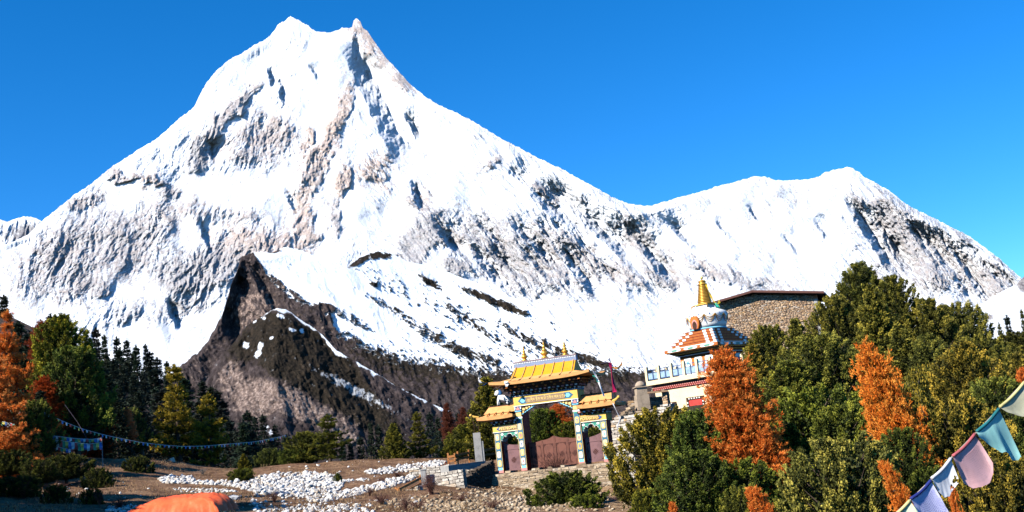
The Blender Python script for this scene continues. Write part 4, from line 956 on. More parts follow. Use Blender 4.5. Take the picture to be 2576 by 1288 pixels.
def pillar(x0, x1, yf, ztop, zs, seed):
    c = (x0 + x1) / 2; hw = (x1 - x0) / 2
    p = MB().box(x0, x1, yf, .6, 0, ztop).build("pillar", RED_D, gate)
    MB().box(x0 + .005, x1 - .005, yf - .02, yf, 0, .16).build("plinth", PINK, p)
    MB().box(x0 + .005, x1 - .005, yf - .012, yf, .16, zs[-1] + .52).build("border", YEL_L, p)
    MB().box(x0 + .03, x1 - .03, yf - .022, yf - .012, .34, zs[-1] + .46).build("panel", BLUE, p)
    wv = MB().prism([(x0 + .06, .17), (x1 - .06, .17), (x1 - .06, .30), (c + hw * .4, .36), (c, .30), (c - hw * .4, .36), (x0 + .06, .30)], yf - .03, yf - .012).build("wave", BLUE_L, p)
    ic = [WHITE, YEL_L, WHITE, BLUE_L, PINK, YEL, WHITE, YEL_L]; fc = [BLUE_L, GREEN, BLUE_D, RED, BLUE_L, GREEN]
    for i, z in enumerate(zs):
        medallion(p, c, z, hw * .62, .215, yf - .022, [WHITE, YEL_L, WHITE, YEL, CREAM][(i + seed) % 5], [PINK, BLUE_L, CREAM, WHITE, BLUE_G, YEL_L][(i * 2 + seed) % 6], i + seed)
    return p
ZI = [.62, 1.18, 1.74, 2.30, 2.86]; ZO = [.62, 1.20, 1.78, 2.34]
PI_L = pillar(-2.22, -1.79, -.70, 4.2, ZI, 0); PI_R = pillar(1.79, 2.22, -.70, 4.2, ZI, 2)
PO_L = pillar(-3.93, -3.50, YF, 2.65, ZO, 1); PO_R = pillar(3.50, 3.93, YF, 2.65, ZO, 3)
for p, x0, x1 in ((PI_L, -2.22, -1.79), (PI_R, 1.79, 2.22)):
    c = (x0 + x1) / 2
    MB().box(x0 - .02, x1 + .02, -.73, -.70, 3.40, 3.52).build("capital_band", WHITE, p)
    MB().box(x0 + .02, x1 - .02, -.725, -.70, 3.30, 3.398).build("capital_band", GREEN, p)
    MB().box(x0 + .03, x1 - .03, -.74, -.70, 3.55, 3.80).build("capital_band", YEL_L, p)
    b = MB().box(x0 + .0, x1 - .0, -.76, -.70, 3.82, 4.195).build("corner_panel", BLUE_D, p)
    MB().prism([(c - .2, 3.86), (c + .2, 3.86), (c + .25, 3.94), (c, 3.90), (c - .25, 3.94)], -.775, -.76).build("wave", BLUE_L, b)
    MB().prism([(c - .14, 3.96), (c + .14, 3.96), (c + .09, 4.09), (c, 4.17), (c - .09, 4.09)], -.775, -.76).build("figure", PINK, b)
    MB().prism([(c - .24, 4.02), (c - .16, 4.02), (c - .16, 4.16), (c - .24, 4.16)], -.775, -.76).prism([(c + .16, 4.02), (c + .24, 4.02), (c + .24, 4.16), (c + .16, 4.16)], -.775, -.76).build("flower", WHITE, b)
# central lintel with the Tibetan inscription
lin = MB().box(-2.25, 2.25, -.78, .6, 4.2, 4.84).build("lintel", YEL, gate)
MB().box(-1.79, 1.79, -.60, .58, 4.19, 4.198).build("soffit", RED_D, lin)
MB().box(-2.27, 2.27, -.80, -.78, 4.2, 4.245).build("edge_strip", WHITE, lin)
MB().prism([(-1.95, 4.53), (-1.72, 4.33), (1.72, 4.33), (1.95, 4.53), (1.72, 4.73), (-1.72, 4.73)], -.795, -.78).build("arrow_panel", BLUE, lin)
MB().prism([(-1.78, 4.53), (-1.66, 4.40), (-1.5, 4.40), (-1.42, 4.53), (-1.5, 4.66), (-1.66, 4.66)], -.805, -.795).prism([(1.78, 4.53), (1.66, 4.40), (1.5, 4.40), (1.42, 4.53), (1.5, 4.66), (1.66, 4.66)], -.805, -.795).build("lotus", BLUE_L, lin)
ip = MB().prism([(-1.42, 4.53), (-1.32, 4.345), (1.32, 4.345), (1.42, 4.53), (1.32, 4.715), (-1.32, 4.715)], -.810, -.795).build("inscription_panel", paint("dark inscription ground", (.30, .20, .12), .2, 5), lin)
mb = MB(); r = random.Random(3); x = -1.25                      # Tibetan letters hang from a head line
def stroke(p, q, w=.026): 
    (x0, z0), (x1, z1) = p, q; dx, dz = x1 - x0, z1 - z0; L = math.hypot(dx, dz) or 1; nx_, nz_ = -dz / L * w / 2, dx / L * w / 2
    mb.prism([(x0 - nx_, z0 - nz_), (x1 - nx_, z1 - nz_), (x1 + nx_, z1 + nz_), (x0 + nx_, z0 + nz_)], -.822, -.810)
GL = {'nga': [((0, 0), (.11, 0)), ((.09, 0), (.09, -.13)), ((.02, -.02), (.02, -.09)), ((.02, -.09), (.07, -.10))], 'ma': [((0, 0), (.12, 0)), ((.10, 0), (.10, -.15)), ((.03, 0), (.03, -.10)), ((.03, -.10), (.10, -.07))], 'pa': [((.0, 0), (.04, 0)), ((.02, 0), (.02, -.11)), ((.02, -.11), (.10, -.11)), ((.10, 0), (.10, -.12)), ((.08, 0), (.12, 0))],
      'na': [((0, 0), (.12, 0)), ((.08, 0), (.02, -.08)), ((.06, -.04), (.11, -.16))], 'da': [((0, 0), (.11, 0)), ((.03, 0), (.09, -.06)), ((.09, -.06), (.05, -.18))], 'ga': [((0, 0), (.13, 0)), ((.02, 0), (.02, -.08)), ((.065, 0), (.065, -.08)), ((.11, 0), (.11, -.17)), ((.02, -.08), (.065, -.08))], 'tsheg': [((0, -.01), (.02, -.03))], 'shad': [((.03, 0), (.03, -.18))],
      'nya': [((0, 0), (.12, 0)), ((.03, 0), (.05, -.07)), ((.10, 0), (.06, -.07)), ((.06, -.07), (.06, -.12)), ((.02, -.17), (.11, -.12))], 'i': [((.0, .05), (.05, .08)), ((.05, .08), (.10, .05))], 'o': [((0, .07), (.05, .05)), ((.05, .05), (.10, .08))], 'u': [((.03, -.17), (.09, -.20))], 'yig': [((0, -.12), (.05, 0)), ((.05, 0), (.12, -.03)), ((.12, -.03), (.06, -.16)), ((.06, -.16), (.15, -.17))]}
for g in ['yig', 'shad', 'ga+o', 'nga', 'tsheg', 'nya+i', 'nga', 'tsheg', 'ma', 'tsheg', 'pa+i', 'tsheg', 'da', 'ga+o', 'na', 'tsheg', 'ga', 'nga', 'tsheg', 'pa+u', 'da', 'shad']:
    for gg in g.split('+'):
        for (p, q) in GL[gg]: stroke((x + p[0], 4.60 + p[1]), (x + q[0], 4.60 + q[1]))
    x += .055 if g in ('tsheg',) else (.09 if g == 'shad' else .155)
mb.build("lettering", YEL_L, ip)
def scallop(sgn):
    out = [(1.79, 4.2), (.78, 4.2)]
    for i in range(6):
        x0, z0 = .78 + .168 * i, 4.17 - .085 * i
        out += [(x0 + .02, z0 - .01), (x0 + .06, z0 - .075), (x0 + .14, z0 - .08)]
    out += [(1.79, 3.62)]
    return [(sgn * x_, z_) for x_, z_ in out]
for sg in (-1, 1):
    a = scallop(sg)
    br = MB().prism(a, -.69, -.42).build("arch_bracket", BLUE_L, gate)
    MB().prism([(x_ if abs(x_) > 1.78 else x_ + sg * .06, z_ if z_ > 4.19 else z_ + .07) for x_, z_ in a], -.705, -.69).build("bracket_field", BROWN, br)
    mb = MB()
    for (cx, cz, rr) in [(1.62, 3.98, .11), (1.40, 4.03, .10), (1.20, 4.10, .08), (1.66, 3.80, .07), (1.03, 4.13, .05)]:
        mb.prism([(sg * (cx + rr * math.cos(t_ * .785) * (1 if t_ % 2 else .72)), cz + rr * math.sin(t_ * .785) * (1 if t_ % 2 else .72)) for t_ in range(8)], -.718, -.705)
    mb.build("scrollwork", YEL_L, br)
# the stacked cornice under the main roof
def cornice(xc, hx, yf, z0, rows, step=.15, hgt=.155, seed=0, name="cornice", yb=.6):
    root = None
    for k in range(rows):
        z = z0 + k * hgt; ex = hx + step * k * .9; ey = -yf + step * k
        bmn = MB().box(xc - ex, xc + ex, -ey, yb + step * k, z, z + hgt * .98)
        o = bmn.build(name if k == 0 else "corbel_course", BROWN, gate if k == 0 else root)
        if k == 0: root = o
        n = int(ex * 2 / .30); w_ = ex * 2 / n
        cols = [(WHITE, YEL), (PINK, WHITE), (YEL, PINK)][k % 3] if k < 2 else (BROWN, ORANGE)
        for ci in (0, 1):
            m_ = MB()
            for i in range(ci, n, 2):
                cx = xc - ex + w_ * (i + .5)
                if k == 0: m_.prism([(cx - .07, z + .13), (cx, z + .02), (cx + .07, z + .13), (cx + .035, z + .145), (cx, z + .12), (cx - .035, z + .145)], -ey - .03, -ey)
                else: m_.box(cx - .075, cx + .075, -ey - .07, -ey, z + .03, z + .12)
            m_.build("dentil_trim", cols[ci], root)
        for sx in (-1, 1):
            m_ = MB(); ny_ = int((yb + ey) / .34)
            for i in range(ny_):
                cy = -ey + .2 + i * .34; xx = xc + sx * ex
                m_.box(min(xx, xx + sx * .06), max(xx, xx + sx * .06), cy - .08, cy + .08, z + .03, z + .12)
            m_.build("dentil_trim", ORANGE if k > 1 else cols[0], root)
    return root
MB().box(-2.29, 2.29, -.82, .6, 4.842, 4.905).build("bead_strip", BLUE_G, gate)
m_ = MB()
for i in range(30): m_.box(-2.23 + i * .15 - .04, -2.23 + i * .15 + .04, -.84, -.82, 4.855, 4.89)
m_.build("bead_trim", WHITE, gate)
cornice(0, 2.30, -.84, 4.907, 4, .20, .165)
# main roof
def hip_roof(xc, ex, ey, z0, fas, ux, uy, zu, name, parent, nx_=1, yc=0.0, flare=.16):
    """fascia box and a curved hipped skirt, corners turned up"""
    rf = MB()
    ring = []
    def rect(a, b, z, fl):
        pts = []
        for (sx, sy, n_) in ((1, 0, 0),): pass
        N = 9; e = []
        for i in range(N): t_ = -1 + 2 * i / (N - 1); e.append((t_ * a, -b, z + fl * abs(t_) ** 4))
        for i in range(1, N): t_ = -1 + 2 * i / (N - 1); e.append((a, t_ * b, z + fl * abs(t_) ** 4))
        for i in range(1, N): t_ = 1 - 2 * i / (N - 1); e.append((t_ * a, b, z + fl * abs(t_) ** 4))
        for i in range(1, N - 1): t_ = 1 - 2 * i / (N - 1); e.append((-a, t_ * b, z + fl * abs(t_) ** 4))
        return [(x_ + xc, y_ + yc, z_) for x_, y_, z_ in e]
    lay = [rect(ex - .10, ey - .10, z0, flare), rect(ex, ey, z0 + .03, flare), rect(ex + .02, ey + .02, z0 + fas, flare)]
    f = MB(); n = len(lay[0]); vs = sum(lay, []); fs = [tuple(range(n - 1, -1, -1))]
    for k in range(2): fs += [(k * n + i, k * n + (i + 1) % n, (k + 1) * n + (i + 1) % n, (k + 1) * n + i) for i in range(n)]
    fs.append(tuple(range(2 * n, 3 * n)))
    o = f.add(vs, fs).build(name, ROOF_E, parent)
    mid = [(ex + (ux - ex) * .5, ey + (uy - ey) * .5, z0 + fas + (zu - z0 - fas) * .32)]
    lay = [rect(ex - .0, ey - .0, z0 + fas + .004, flare), rect(mid[0][0], mid[0][1], mid[0][2], flare * .3), rect(ux, uy, zu, 0)]
    vs = sum(lay, []); fs = []
    for k in range(2): fs += [(k * n + i, k * n + (i + 1) % n, (k + 1) * n + (i + 1) % n, (k + 1) * n + i) for i in range(n)]
    fs.append(tuple(range(2 * n, 3 * n)))
    MB().add(vs, fs).build("roof_skirt", ROOF_E, o)
    return o
roof = hip_roof(0, 3.50, 1.72, 5.58, .21, 2.32, .95, 6.05, "roof", gate)
vs = [(-2.25, -1.02, 6.0), (2.25, -1.02, 6.0), (2.2, -.62, 6.32), (-2.2, -.62, 6.32), (-2.16, -.12, 6.82), (2.16, -.12, 6.82), (-2.25, 1.02, 6.0), (2.25, 1.02, 6.0), (2.2, .62, 6.32), (-2.2, .62, 6.32), (-2.16, .12, 6.82), (2.16, .12, 6.82)]
MB().add(vs, [(0, 1, 2, 3), (3, 2, 5, 4), (7, 6, 9, 8), (8, 9, 10, 11), (4, 5, 11, 10), (0, 3, 4, 10, 9, 6), (1, 7, 8, 11, 5, 2), (0, 6, 7, 1)]).build("roof_sheet", ROOF_Y, roof)
for i in range(7):
    x_ = -2.1 + .7 * i
    MB().tube([(x_, -1.05, 6.0), (x_ * .985, -.64, 6.35), (x_ * .965, -.14, 6.85)], .035, 5).build("roof_rib", ROOF_E, roof)
    MB().tube([(x_, -1.62, 5.86), (x_, -1.3, 5.91), (x_, -1.05, 6.0)], .03, 5).build("roof_rib", ROOF_E, roof)
rg = MB().box(-2.22, 2.22, -.17, .17, 6.78, 7.12).build("ridge", BLUE_G, roof)
MB().box(-2.26, 2.26, -.21, .21, 7.122, 7.18).build("ridge_cap", paint("mauve ridge cap", (.33, .24, .24), .2), rg)
m_ = MB()
for i in range(36):
    x_ = -2.15 + i * .123
    m_.prism([(x_ + .04 * math.cos(a), 7.05 + .04 * math.sin(a)) for a in np.arange(8) * .785], -.19, -.17)
m_.build("bead_trim", WHITE, rg)
FIN = [(0.0, 0), (.20, 0), (.22, .06), (.13, .10), (.12, .16), (.20, .22), (.23, .30), (.17, .36), (.10, .40), (.15, .44), (.16, .48), (.09, .53), (.075, .60), (.11, .63), (.11, .66), (.06, .70), (.05, .80), (.075, .83), (.03, .88), (.0, 1.02)]
for x_, s_ in ((-1.45, 1.0), (0, 1.18), (1.45, 1.0)):
    MB().lathe([(max(r_, .001) * s_, z_ * s_) for r_, z_ in FIN], x_, 0, 7.18, 14).build("finial", GOLD, roof, True)
# wings
for sg in (-1, 1):
    xa, xb = (2.22, 3.97); xc = sg * (xa + xb) / 2; hx = (xb - xa) / 2
    wl = MB().box(xc - hx, xc + hx, YF - .06, .6, 2.65, 3.10).build("wing_lintel", YEL, gate)
    if sg < 0:
        MB().prism([(-3.72, 2.875), (-3.52, 2.74), (-2.25, 2.74), (-2.25, 3.01), (-3.52, 3.01)], YF - .075, YF - .06).build("arrow_panel", BLUE_D, wl)
        p_ = MB().prism([(-3.55, 2.875), (-3.43, 2.76), (-2.25, 2.76), (-2.25, 2.99), (-3.43, 2.99)], YF - .085, YF - .075).build("inscription_panel", paint("ochre inscription ground", (.62, .40, .12), .2, 5), wl)
        text_obj("lettering", "NYINGMA", .26, -3.46, YF - .095, 2.785, BLUE_D, p_, 1.22)
        text_obj("lettering", "NYINGMA", .26, -3.475, YF - .101, 2.80, YEL_L, p_, 1.22)
    else:
        MB().prism([(3.72, 2.875), (3.52, 2.74), (2.23, 2.74), (2.23, 3.01), (3.52, 3.01)], YF - .075, YF - .06).build("arrow_panel", BLUE_D, wl)
        p_ = MB().prism([(3.52, 2.875), (3.43, 2.76), (2.23, 2.76), (2.23, 2.99), (3.43, 2.99)], YF - .085, YF - .075).build("inscription_panel", paint("ochre inscription ground", (.62, .40, .12), .2, 5), wl)
        text_obj("lettering", "MONASTERY", .26, 2.235, YF - .095, 2.785, RED_D, p_, 1.24)
        text_obj("lettering", "MONASTERY", .26, 2.22, YF - .101, 2.80, YEL_L, p_, 1.24)
    MB().box(xc - hx - .02, xc + hx + .02, YF - .075, YF - .06, 2.65, 2.685).build("edge_strip", WHITE, wl)
    # lobed arch panel
    c0, c1 = sg * 2.22, sg * 3.50; lo, hi = min(c0, c1), max(c0, c1); m0 = (lo + hi) / 2; hw = (hi - lo) / 2
    arc = [(m0 + hw, 2.02)]
    for (u, z_) in [(.93, 2.10), (.82, 2.10), (.80, 2.22), (.70, 2.26), (.62, 2.36), (.48, 2.38), (.40, 2.29), (.22, 2.47), (.0, 2.52), (-.22, 2.47), (-.40, 2.29), (-.48, 2.38), (-.62, 2.36), (-.70, 2.26), (-.80, 2.22), (-.82, 2.10), (-.93, 2.10)]:
        arc.append((m0 + hw * u, z_))
    arc.append((m0 - hw, 2.02))
    def archshape(lift):
        lower = [(x_, z_ + lift) for x_, z_ in arc]
        return lower, [(hi, 2.648), (lo, 2.648)]
    def arch_mesh(mb, lift, y0, y1):
        low = [(x_, min(z_ + lift, 2.64)) for x_, z_ in arc]
        for i in range(len(low) - 1):
            (xa_, za), (xb_, zb) = low[i], low[i + 1]
            mb.prism([(xa_, za), (xa_, 2.648), (xb_, 2.648), (xb_, zb)], y0, y1)
        return mb
    ap = arch_mesh(MB(), 0, YF + .02, .3).build("arch_panel", WHITE, gate)
    arch_mesh(MB(), .045, YF + .004, YF + .02).build("arch_field", GREEN, ap)
    m_ = MB()
    for u in (-.78, .78):
        cx = m0 + hw * u
        m_.prism([(cx + .10 * math.cos(a), 2.50 + .08 * math.sin(a)) for a in np.arange(10) * .628], YF - .008, YF + .004)
    m_.build("cloud", WHITE, ap)
    MB().prism([(m0 - .1, 2.645), (m0 + .1, 2.645), (m0, 2.56)], YF - .008, YF + .004).build("flame", RED, ap)
    cr = cornice(xc, hx + .02, YF - .07, 3.102, 2, .12, .15)
    ex0, ex1 = 2.25, 4.82
    wr = hip_roof(sg * (ex0 + ex1) / 2, (ex1 - ex0) / 2, 1.25, 3.48, .22, (ex1 - ex0) / 2 - .62, .55, 3.98, "wing_roof", gate, flare=.06)
    ua, ub = 2.25, 4.45
    xs_ = [sg * ua, sg * ub, sg * (ub - .05)]
    vs = [(sg * ua, -.75, 3.93), (sg * (ub + .05), -.75, 3.93), (sg * (ub - .12), -.08, 4.42), (sg * ua, -.08, 4.42), (sg * ua, .75, 3.93), (sg * (ub + .05), .75, 3.93), (sg * (ub - .12), .08, 4.42), (sg * ua, .08, 4.42)]
    MB().add(vs, [(0, 1, 2, 3), (5, 4, 7, 6), (3, 2, 6, 7), (1, 5, 6, 2), (0, 3, 7, 4), (0, 4, 5, 1)]).build("roof_sheet", ROOF_E, wr)
    for i in range(4):
        x_ = sg * (2.6 + i * .5)
        MB().tube([(x_, -1.15, 3.78), (x_, -.78, 3.95), (x_ * .985, -.10, 4.08)], .035, 5).build("roof_rib", ORANGE, wr)
    MB().box(min(sg * ua, sg * (ub - .1)), max(sg * ua, sg * (ub - .1)), -.12, .12, 4.40, 4.47).build("ridge", BROWN, wr)
    MB().tube([(sg * 4.72, -1.15, 3.76), (sg * 4.95, -1.28, 3.84), (sg * 5.12, -1.36, 3.94)], [.10, .08, .05], 6).lathe([(.02, -.09), (.08, -.06), (.10, 0), (.08, .06), (.02, .09)], sg * 5.16, -1.38, 3.97, 8).build("eave_ornament", YEL, wr)
# doors
def ornament(mb, x0, x1, z0, z1, y, s):
    for (cx, sx) in ((x0, 1), (x1, -1)):
        for (cz, sz) in ((z0, 1), (z1, -1)):
            mb.prism([(cx, cz), (cx + sx * s, cz), (cx + sx * s * .75, cz + sz * s * .3), (cx + sx * s * .45, cz + sz * s * .4), (cx + sx * s * .3, cz + sz * s * .85), (cx, cz + sz * s)][::1 if sx * sz > 0 else -1], y - .012, y)
        mb.prism([(cx, (z0 + z1) / 2 - s * .6), (cx + sx * s * .5, (z0 + z1) / 2 - s * .25), (cx + sx * s * .3, (z0 + z1) / 2), (cx + sx * s * .5, (z0 + z1) / 2 + s * .25), (cx, (z0 + z1) / 2 + s * .6)], y - .012, y)
def knot(mb, cx, cz, r_, y):
    for k in (-1, 0, 1):
        for dr in (1, -1):
            o_ = k * r_ * .42
            a = (cx - r_ * .62 - dr * o_ * .7, cz - dr * (r_ * .62) + o_ * .7); b_ = (a[0] + r_ * 1.24 - abs(o_) * 0, a[1] + dr * r_ * 1.24)
            dx, dz = b_[0] - a[0], b_[1] - a[1]; L = math.hypot(dx, dz); nx2, nz2 = -dz / L * .018, dx / L * .018
            mb.prism([(a[0] - nx2, a[1] - nz2), (b_[0] - nx2, b_[1] - nz2), (b_[0] + nx2, b_[1] + nz2), (a[0] + nx2, a[1] + nz2)], y - .012 - .001 * (dr + 1), y)
def leaf_door(x0, x1, zt0, zt1, y, mat, base=.08):
    """one leaf, its top running from zt0 (left) to zt1 (right) in a hollow curve"""
    n = 7; top = [(x0 + (x1 - x0) * i / n, zt0 + (zt1 - zt0) * (i / n) + .06 * math.sin(i / n * math.pi) * (-1)) for i in range(n + 1)]
    d = MB().prism([(x0, base), (x1, base)] + top[::-1], y, y + .06).build("door_leaf", mat, gate)
    fr = MB().box(x0, x0 + .07, y - .025, y, base, zt0 - .02).box(x1 - .07, x1, y - .025, y, base, zt1 - .02).box(x0 + .07, x1 - .07, y - .025, y, base, base + .1)
    zz = min(zt0, zt1) - .28
    fr.box(x0 + .07, x1 - .07, y - .025, y, zz, zz + .07).build("door_frame", mat, d)
    m_ = MB(); ornament(m_, x0 + .1, x1 - .1, base + .13, zz - .03, y, .17)
    m_.box(x0 + .085, x0 + .105, y - .012, y, base + .3, zz - .2).box(x1 - .105, x1 - .085, y - .012, y, base + .3, zz - .2)
    m_.build("corner_scroll", DOOR_D, d)
    m_ = MB(); knot(m_, (x0 + x1) / 2, (base + zz) / 2, .20, y); m_.build("knot_emblem", DOOR_D, d)
W4 = 3.58 / 4
for i, (a, b) in enumerate([(1.80, 1.84), (1.84, 2.06), (2.06, 1.84), (1.84, 1.80)]):
    leaf_door(-1.79 + W4 * i + .006, -1.79 + W4 * (i + 1) - .006, a, b, .06, DOOR_B)
leaf_door(-3.49, -2.23, 1.92, 1.74, -.22, DOOR_P); leaf_door(2.23, 3.49, 1.66, 1.94, -.22, DOOR_P)
def gate_pt(x, y, z):
    c, s_ = math.cos(rad(-21)), math.sin(rad(-21))
    return Vector((gate_base[0] + c * x - s_ * y, gate_base[1] + s_ * x + c * y, gate_base[2] + z))
# snow lion on the left wing roof
ln = empty("lion_statue", gate_pt(-3.35, -.05, 4.47), rad(-21), "white snow lion statue with blue mane sitting on the gate's left wing roof", "statue")
LI = paint("white glazed statue", (.80, .80, .78), .1, 5, .5)
MB().tube([(.62, 0, .10), (.50, 0, .30), (.20, 0, .42), (-.10, 0, .52), (-.22, 0, .60)], [.10, .20, .21, .20, .14], 10).tube([(-.20, .10, .45), (-.26, .11, .2), (-.28, .11, 0)], [.10, .07, .06], 8).tube([(-.20, -.10, .45), (-.26, -.11, .2), (-.28, -.11, 0)], [.10, .07, .06], 8).tube([(.5, .14, .28), (.36, .16, .16), (.46, .16, 0)], [.12, .09, .06], 8).tube([(.5, -.14, .28), (.36, -.16, .16), (.46, -.16, 0)], [.12, .09, .06], 8).lathe([(.02, -.2), (.14, -.15), (.19, 0), (.15, .13), (.03, .19)], -.28, 0, .82, 10).tube([(-.28, 0, .78), (-.42, 0, .76), (-.48, 0, .76)], [.12, .10, .07], 8).build("body", LI, ln, True)
MB().tube([(-.16, 0, 1.0), (-.06, 0, .82), (-.10, 0, .55), (-.2, 0, .38)], [.08, .15, .14, .05], 8).build("mane", BLUE_D, ln, True)
MB().tube([(.58, 0, .22), (.74, 0, .42), (.70, 0, .62)], [.07, .12, .03], 8).build("tail", GREEN, ln, True)
# scarves and bunting tied to the roof
def rag(name, pts, w0, w1, mat, label, group=None, cat="flag", seed=1):
    rng = random.Random(seed); V = []; n = len(pts)
    for i, p in enumerate(pts):
        wv = w0 + (w1 - w0) * i / (n - 1); a = rng.random() * 2.2
        d = Vector((math.cos(a), math.sin(a) * .6, .25 * rng.uniform(-1, 1))).normalized() * wv / 2
        V += [Vector(p) - d, Vector(p) + d]
    m = MB(); th = Vector((.012, -.02, .0))
    vs = [tuple(v) for v in V] + [tuple(v + th) for v in V]; o_ = 2 * n
    fs = []
    for i in range(n - 1):
        a = 2 * i; fs += [(a, a + 1, a + 3, a + 2), (o_ + a + 2, o_ + a + 3, o_ + a + 1, o_ + a), (a, a + 2, o_ + a + 2, o_ + a), (a + 3, a + 1, o_ + a + 1, o_ + a + 3)]
    fs += [(1, 0, o_, o_ + 1), (2 * n - 2, 2 * n - 1, o_ + 2 * n - 1, o_ + 2 * n - 2)]
    o = m.add(vs, fs).build(name, mat, None); return tag(o, label, cat, group)
CL_Y = paint("yellow cotton", (.72, .46, .04), .2, 6, .9); CL_W = paint("white cotton", (.72, .71, .70), .15, 6, .9); CL_B = paint("blue cotton", (.06, .14, .42), .2, 6, .9); CL_G = paint("green cotton", (.02, .36, .24), .2, 6, .9); CL_R = paint("crimson cotton", (.55, .015, .09), .25, 6, .9); CL_O = paint("orange cotton", (.60, .24, .03), .2, 6, .9); CL_K = paint("dark faded cotton", (.06, .05, .07), .2, 6, .9)
G_ = gate_pt; FG = "scarves and rags tied to the gate roof"
rag("scarf", [G_(-3.55, -1.72, 6.02), G_(-3.75, -1.75, 5.95), G_(-3.95, -1.78, 6.12), G_(-4.08, -1.78, 6.2)], .22, .12, CL_Y, "yellow scarf tied at the left tip of the main gate roof", FG)
rag("scarf", [G_(-3.75, -1.76, 6.0), G_(-4.0, -1.8, 5.95), G_(-4.12, -1.8, 6.15), G_(-4.15, -1.8, 6.35)], .2, .1, CL_W, "white scarf tied at the left tip of the main gate roof", FG, seed=4)
rag("scarf", [G_(-3.6, -1.74, 5.95), G_(-3.85, -1.8, 5.80), G_(-4.05, -1.8, 5.78)], .14, .08, CL_B, "blue scarf tied at the left tip of the main gate roof", FG, seed=8)
rag("cloth_rag", [G_(-1.95, -1.78, 6.0), G_(-1.75, -1.80, 5.98), G_(-1.5, -1.80, 6.06)], .30, .2, CL_G, "green cloth rag lying on the main gate roof edge", FG, seed=3)
rag("cloth_rag", [G_(-2.2, -1.78, 5.86), G_(-2.2, -1.80, 5.7), G_(-2.25, -1.80, 5.52)], .34, .3, CL_W, "pale grey cloth rag hanging over the main gate roof edge", FG, seed=2)
rag("scarf", [G_(3.45, -1.74, 6.15), G_(3.6, -1.76, 6.05), G_(3.8, -1.78, 5.9)], .34, .22, CL_Y, "yellow scarf tied at the right tip of the main gate roof", FG, seed=5)
rag("scarf", [G_(3.43, -1.75, 6.35), G_(3.85, -1.75, 5.7), G_(4.05, -1.72, 5.1), G_(4.2, -1.7, 4.55), G_(4.28, -1.6, 4.1)], .12, .12, CL_W, "long white scarf hanging from the main roof tip to the right wing", FG, seed=6)
rag("scarf", [G_(4.85, -1.3, 6.2), G_(4.88, -1.3, 5.6), G_(4.9, -1.3, 5.0), G_(4.92, -1.3, 4.3)], .26, .24, CL_R, "crimson banner on the pole above the right wing roof", FG, seed=7, cat="banner")
rag("cloth_rag", [G_(5.0, -1.3, 5.9), G_(5.3, -1.3, 5.75), G_(5.55, -1.3, 5.95), G_(5.6, -1.3, 6.15)], .26, .1, CL_O, "orange cloth tied right of the crimson banner", FG, seed=9)
rag("cloth_rag", [G_(3.95, -1.5, 6.3), G_(4.3, -1.5, 6.15), G_(4.7, -1.4, 6.25)], .34, .3, CL_K, "dark faded cloth tied left of the crimson banner", FG, seed=10)
rag("cloth_rag", [G_(3.75, -1.76, 5.5), G_(3.95, -1.76, 5.3), G_(4.05, -1.74, 5.05)], .2, .16, CL_G, "green cloth tied to the long white scarf", FG, seed=12)
rag("scarf", [G_(4.75, -1.42, 3.6), G_(4.9, -1.44, 3.2), G_(5.1, -1.4, 2.6), G_(4.82, -1.4, 2.0), G_(5.7, -1.4, 1.4)], .07, .05, CL_W, "thin white scarf trailing from the right wing eave to the stones", FG, seed=13)
tag(MB().tube([G_(4.82, -1.28, 3.9), G_(4.84, -1.28, 5.2), G_(4.86, -1.28, 6.5)], .035, 6).build("flag_pole", BROWN), "thin dark pole carrying the crimson banner over the gate's right wing", "pole")
# ================================================================== CHORTEN, TEMPLE, STONE HOUSE
CH = P(1796, 942, 118.0)
temple = empty("temple_building", tuple(CH), rad(45), "cream temple building with a railed roof terrace below the chorten", "building")
A_ = 4.65
wl = MB().box(-A_ + .55, A_ - .55, -A_ + .55, A_ - .55, -6.5, -.85).build("wall", CREAM, temple)
MB().box(-A_ + .02, A_ - .02, -A_ + .02, A_ - .02, -.42, 0).build("terrace_slab", CREAM, temple)
MB().frust(A_ - .55, A_ - .55, -.62, A_ - .1, A_ - .1, -.422).build("cove", paint("grey cove", (.30, .28, .25), .2), temple)
cn = MB().box(-A_ + .42, A_ - .42, -A_ + .42, A_ - .42, -.98, -.622).build("cornice", RED_D, temple)
for k in range(4):
    m_ = MB(Matrix.Rotation(k * math.pi / 2, 4, 'Z'))
    for i in range(34):
        x_ = -4.1 + i * .25
        m_.box(x_, x_ + .12, -A_ + .36, -A_ + .42, -.78, -.68); m_.box(x_ + .12, x_ + .22, -A_ + .37, -A_ + .42, -.95, -.85)
    m_.build("dentil_trim", PINK if k % 2 else CREAM, cn)
BP = [CREAM, paint("pale blue rail panel", (.35, .50, .66), .25, 4, .5), paint("dark blue rail post", (.04, .08, .16), .2)]
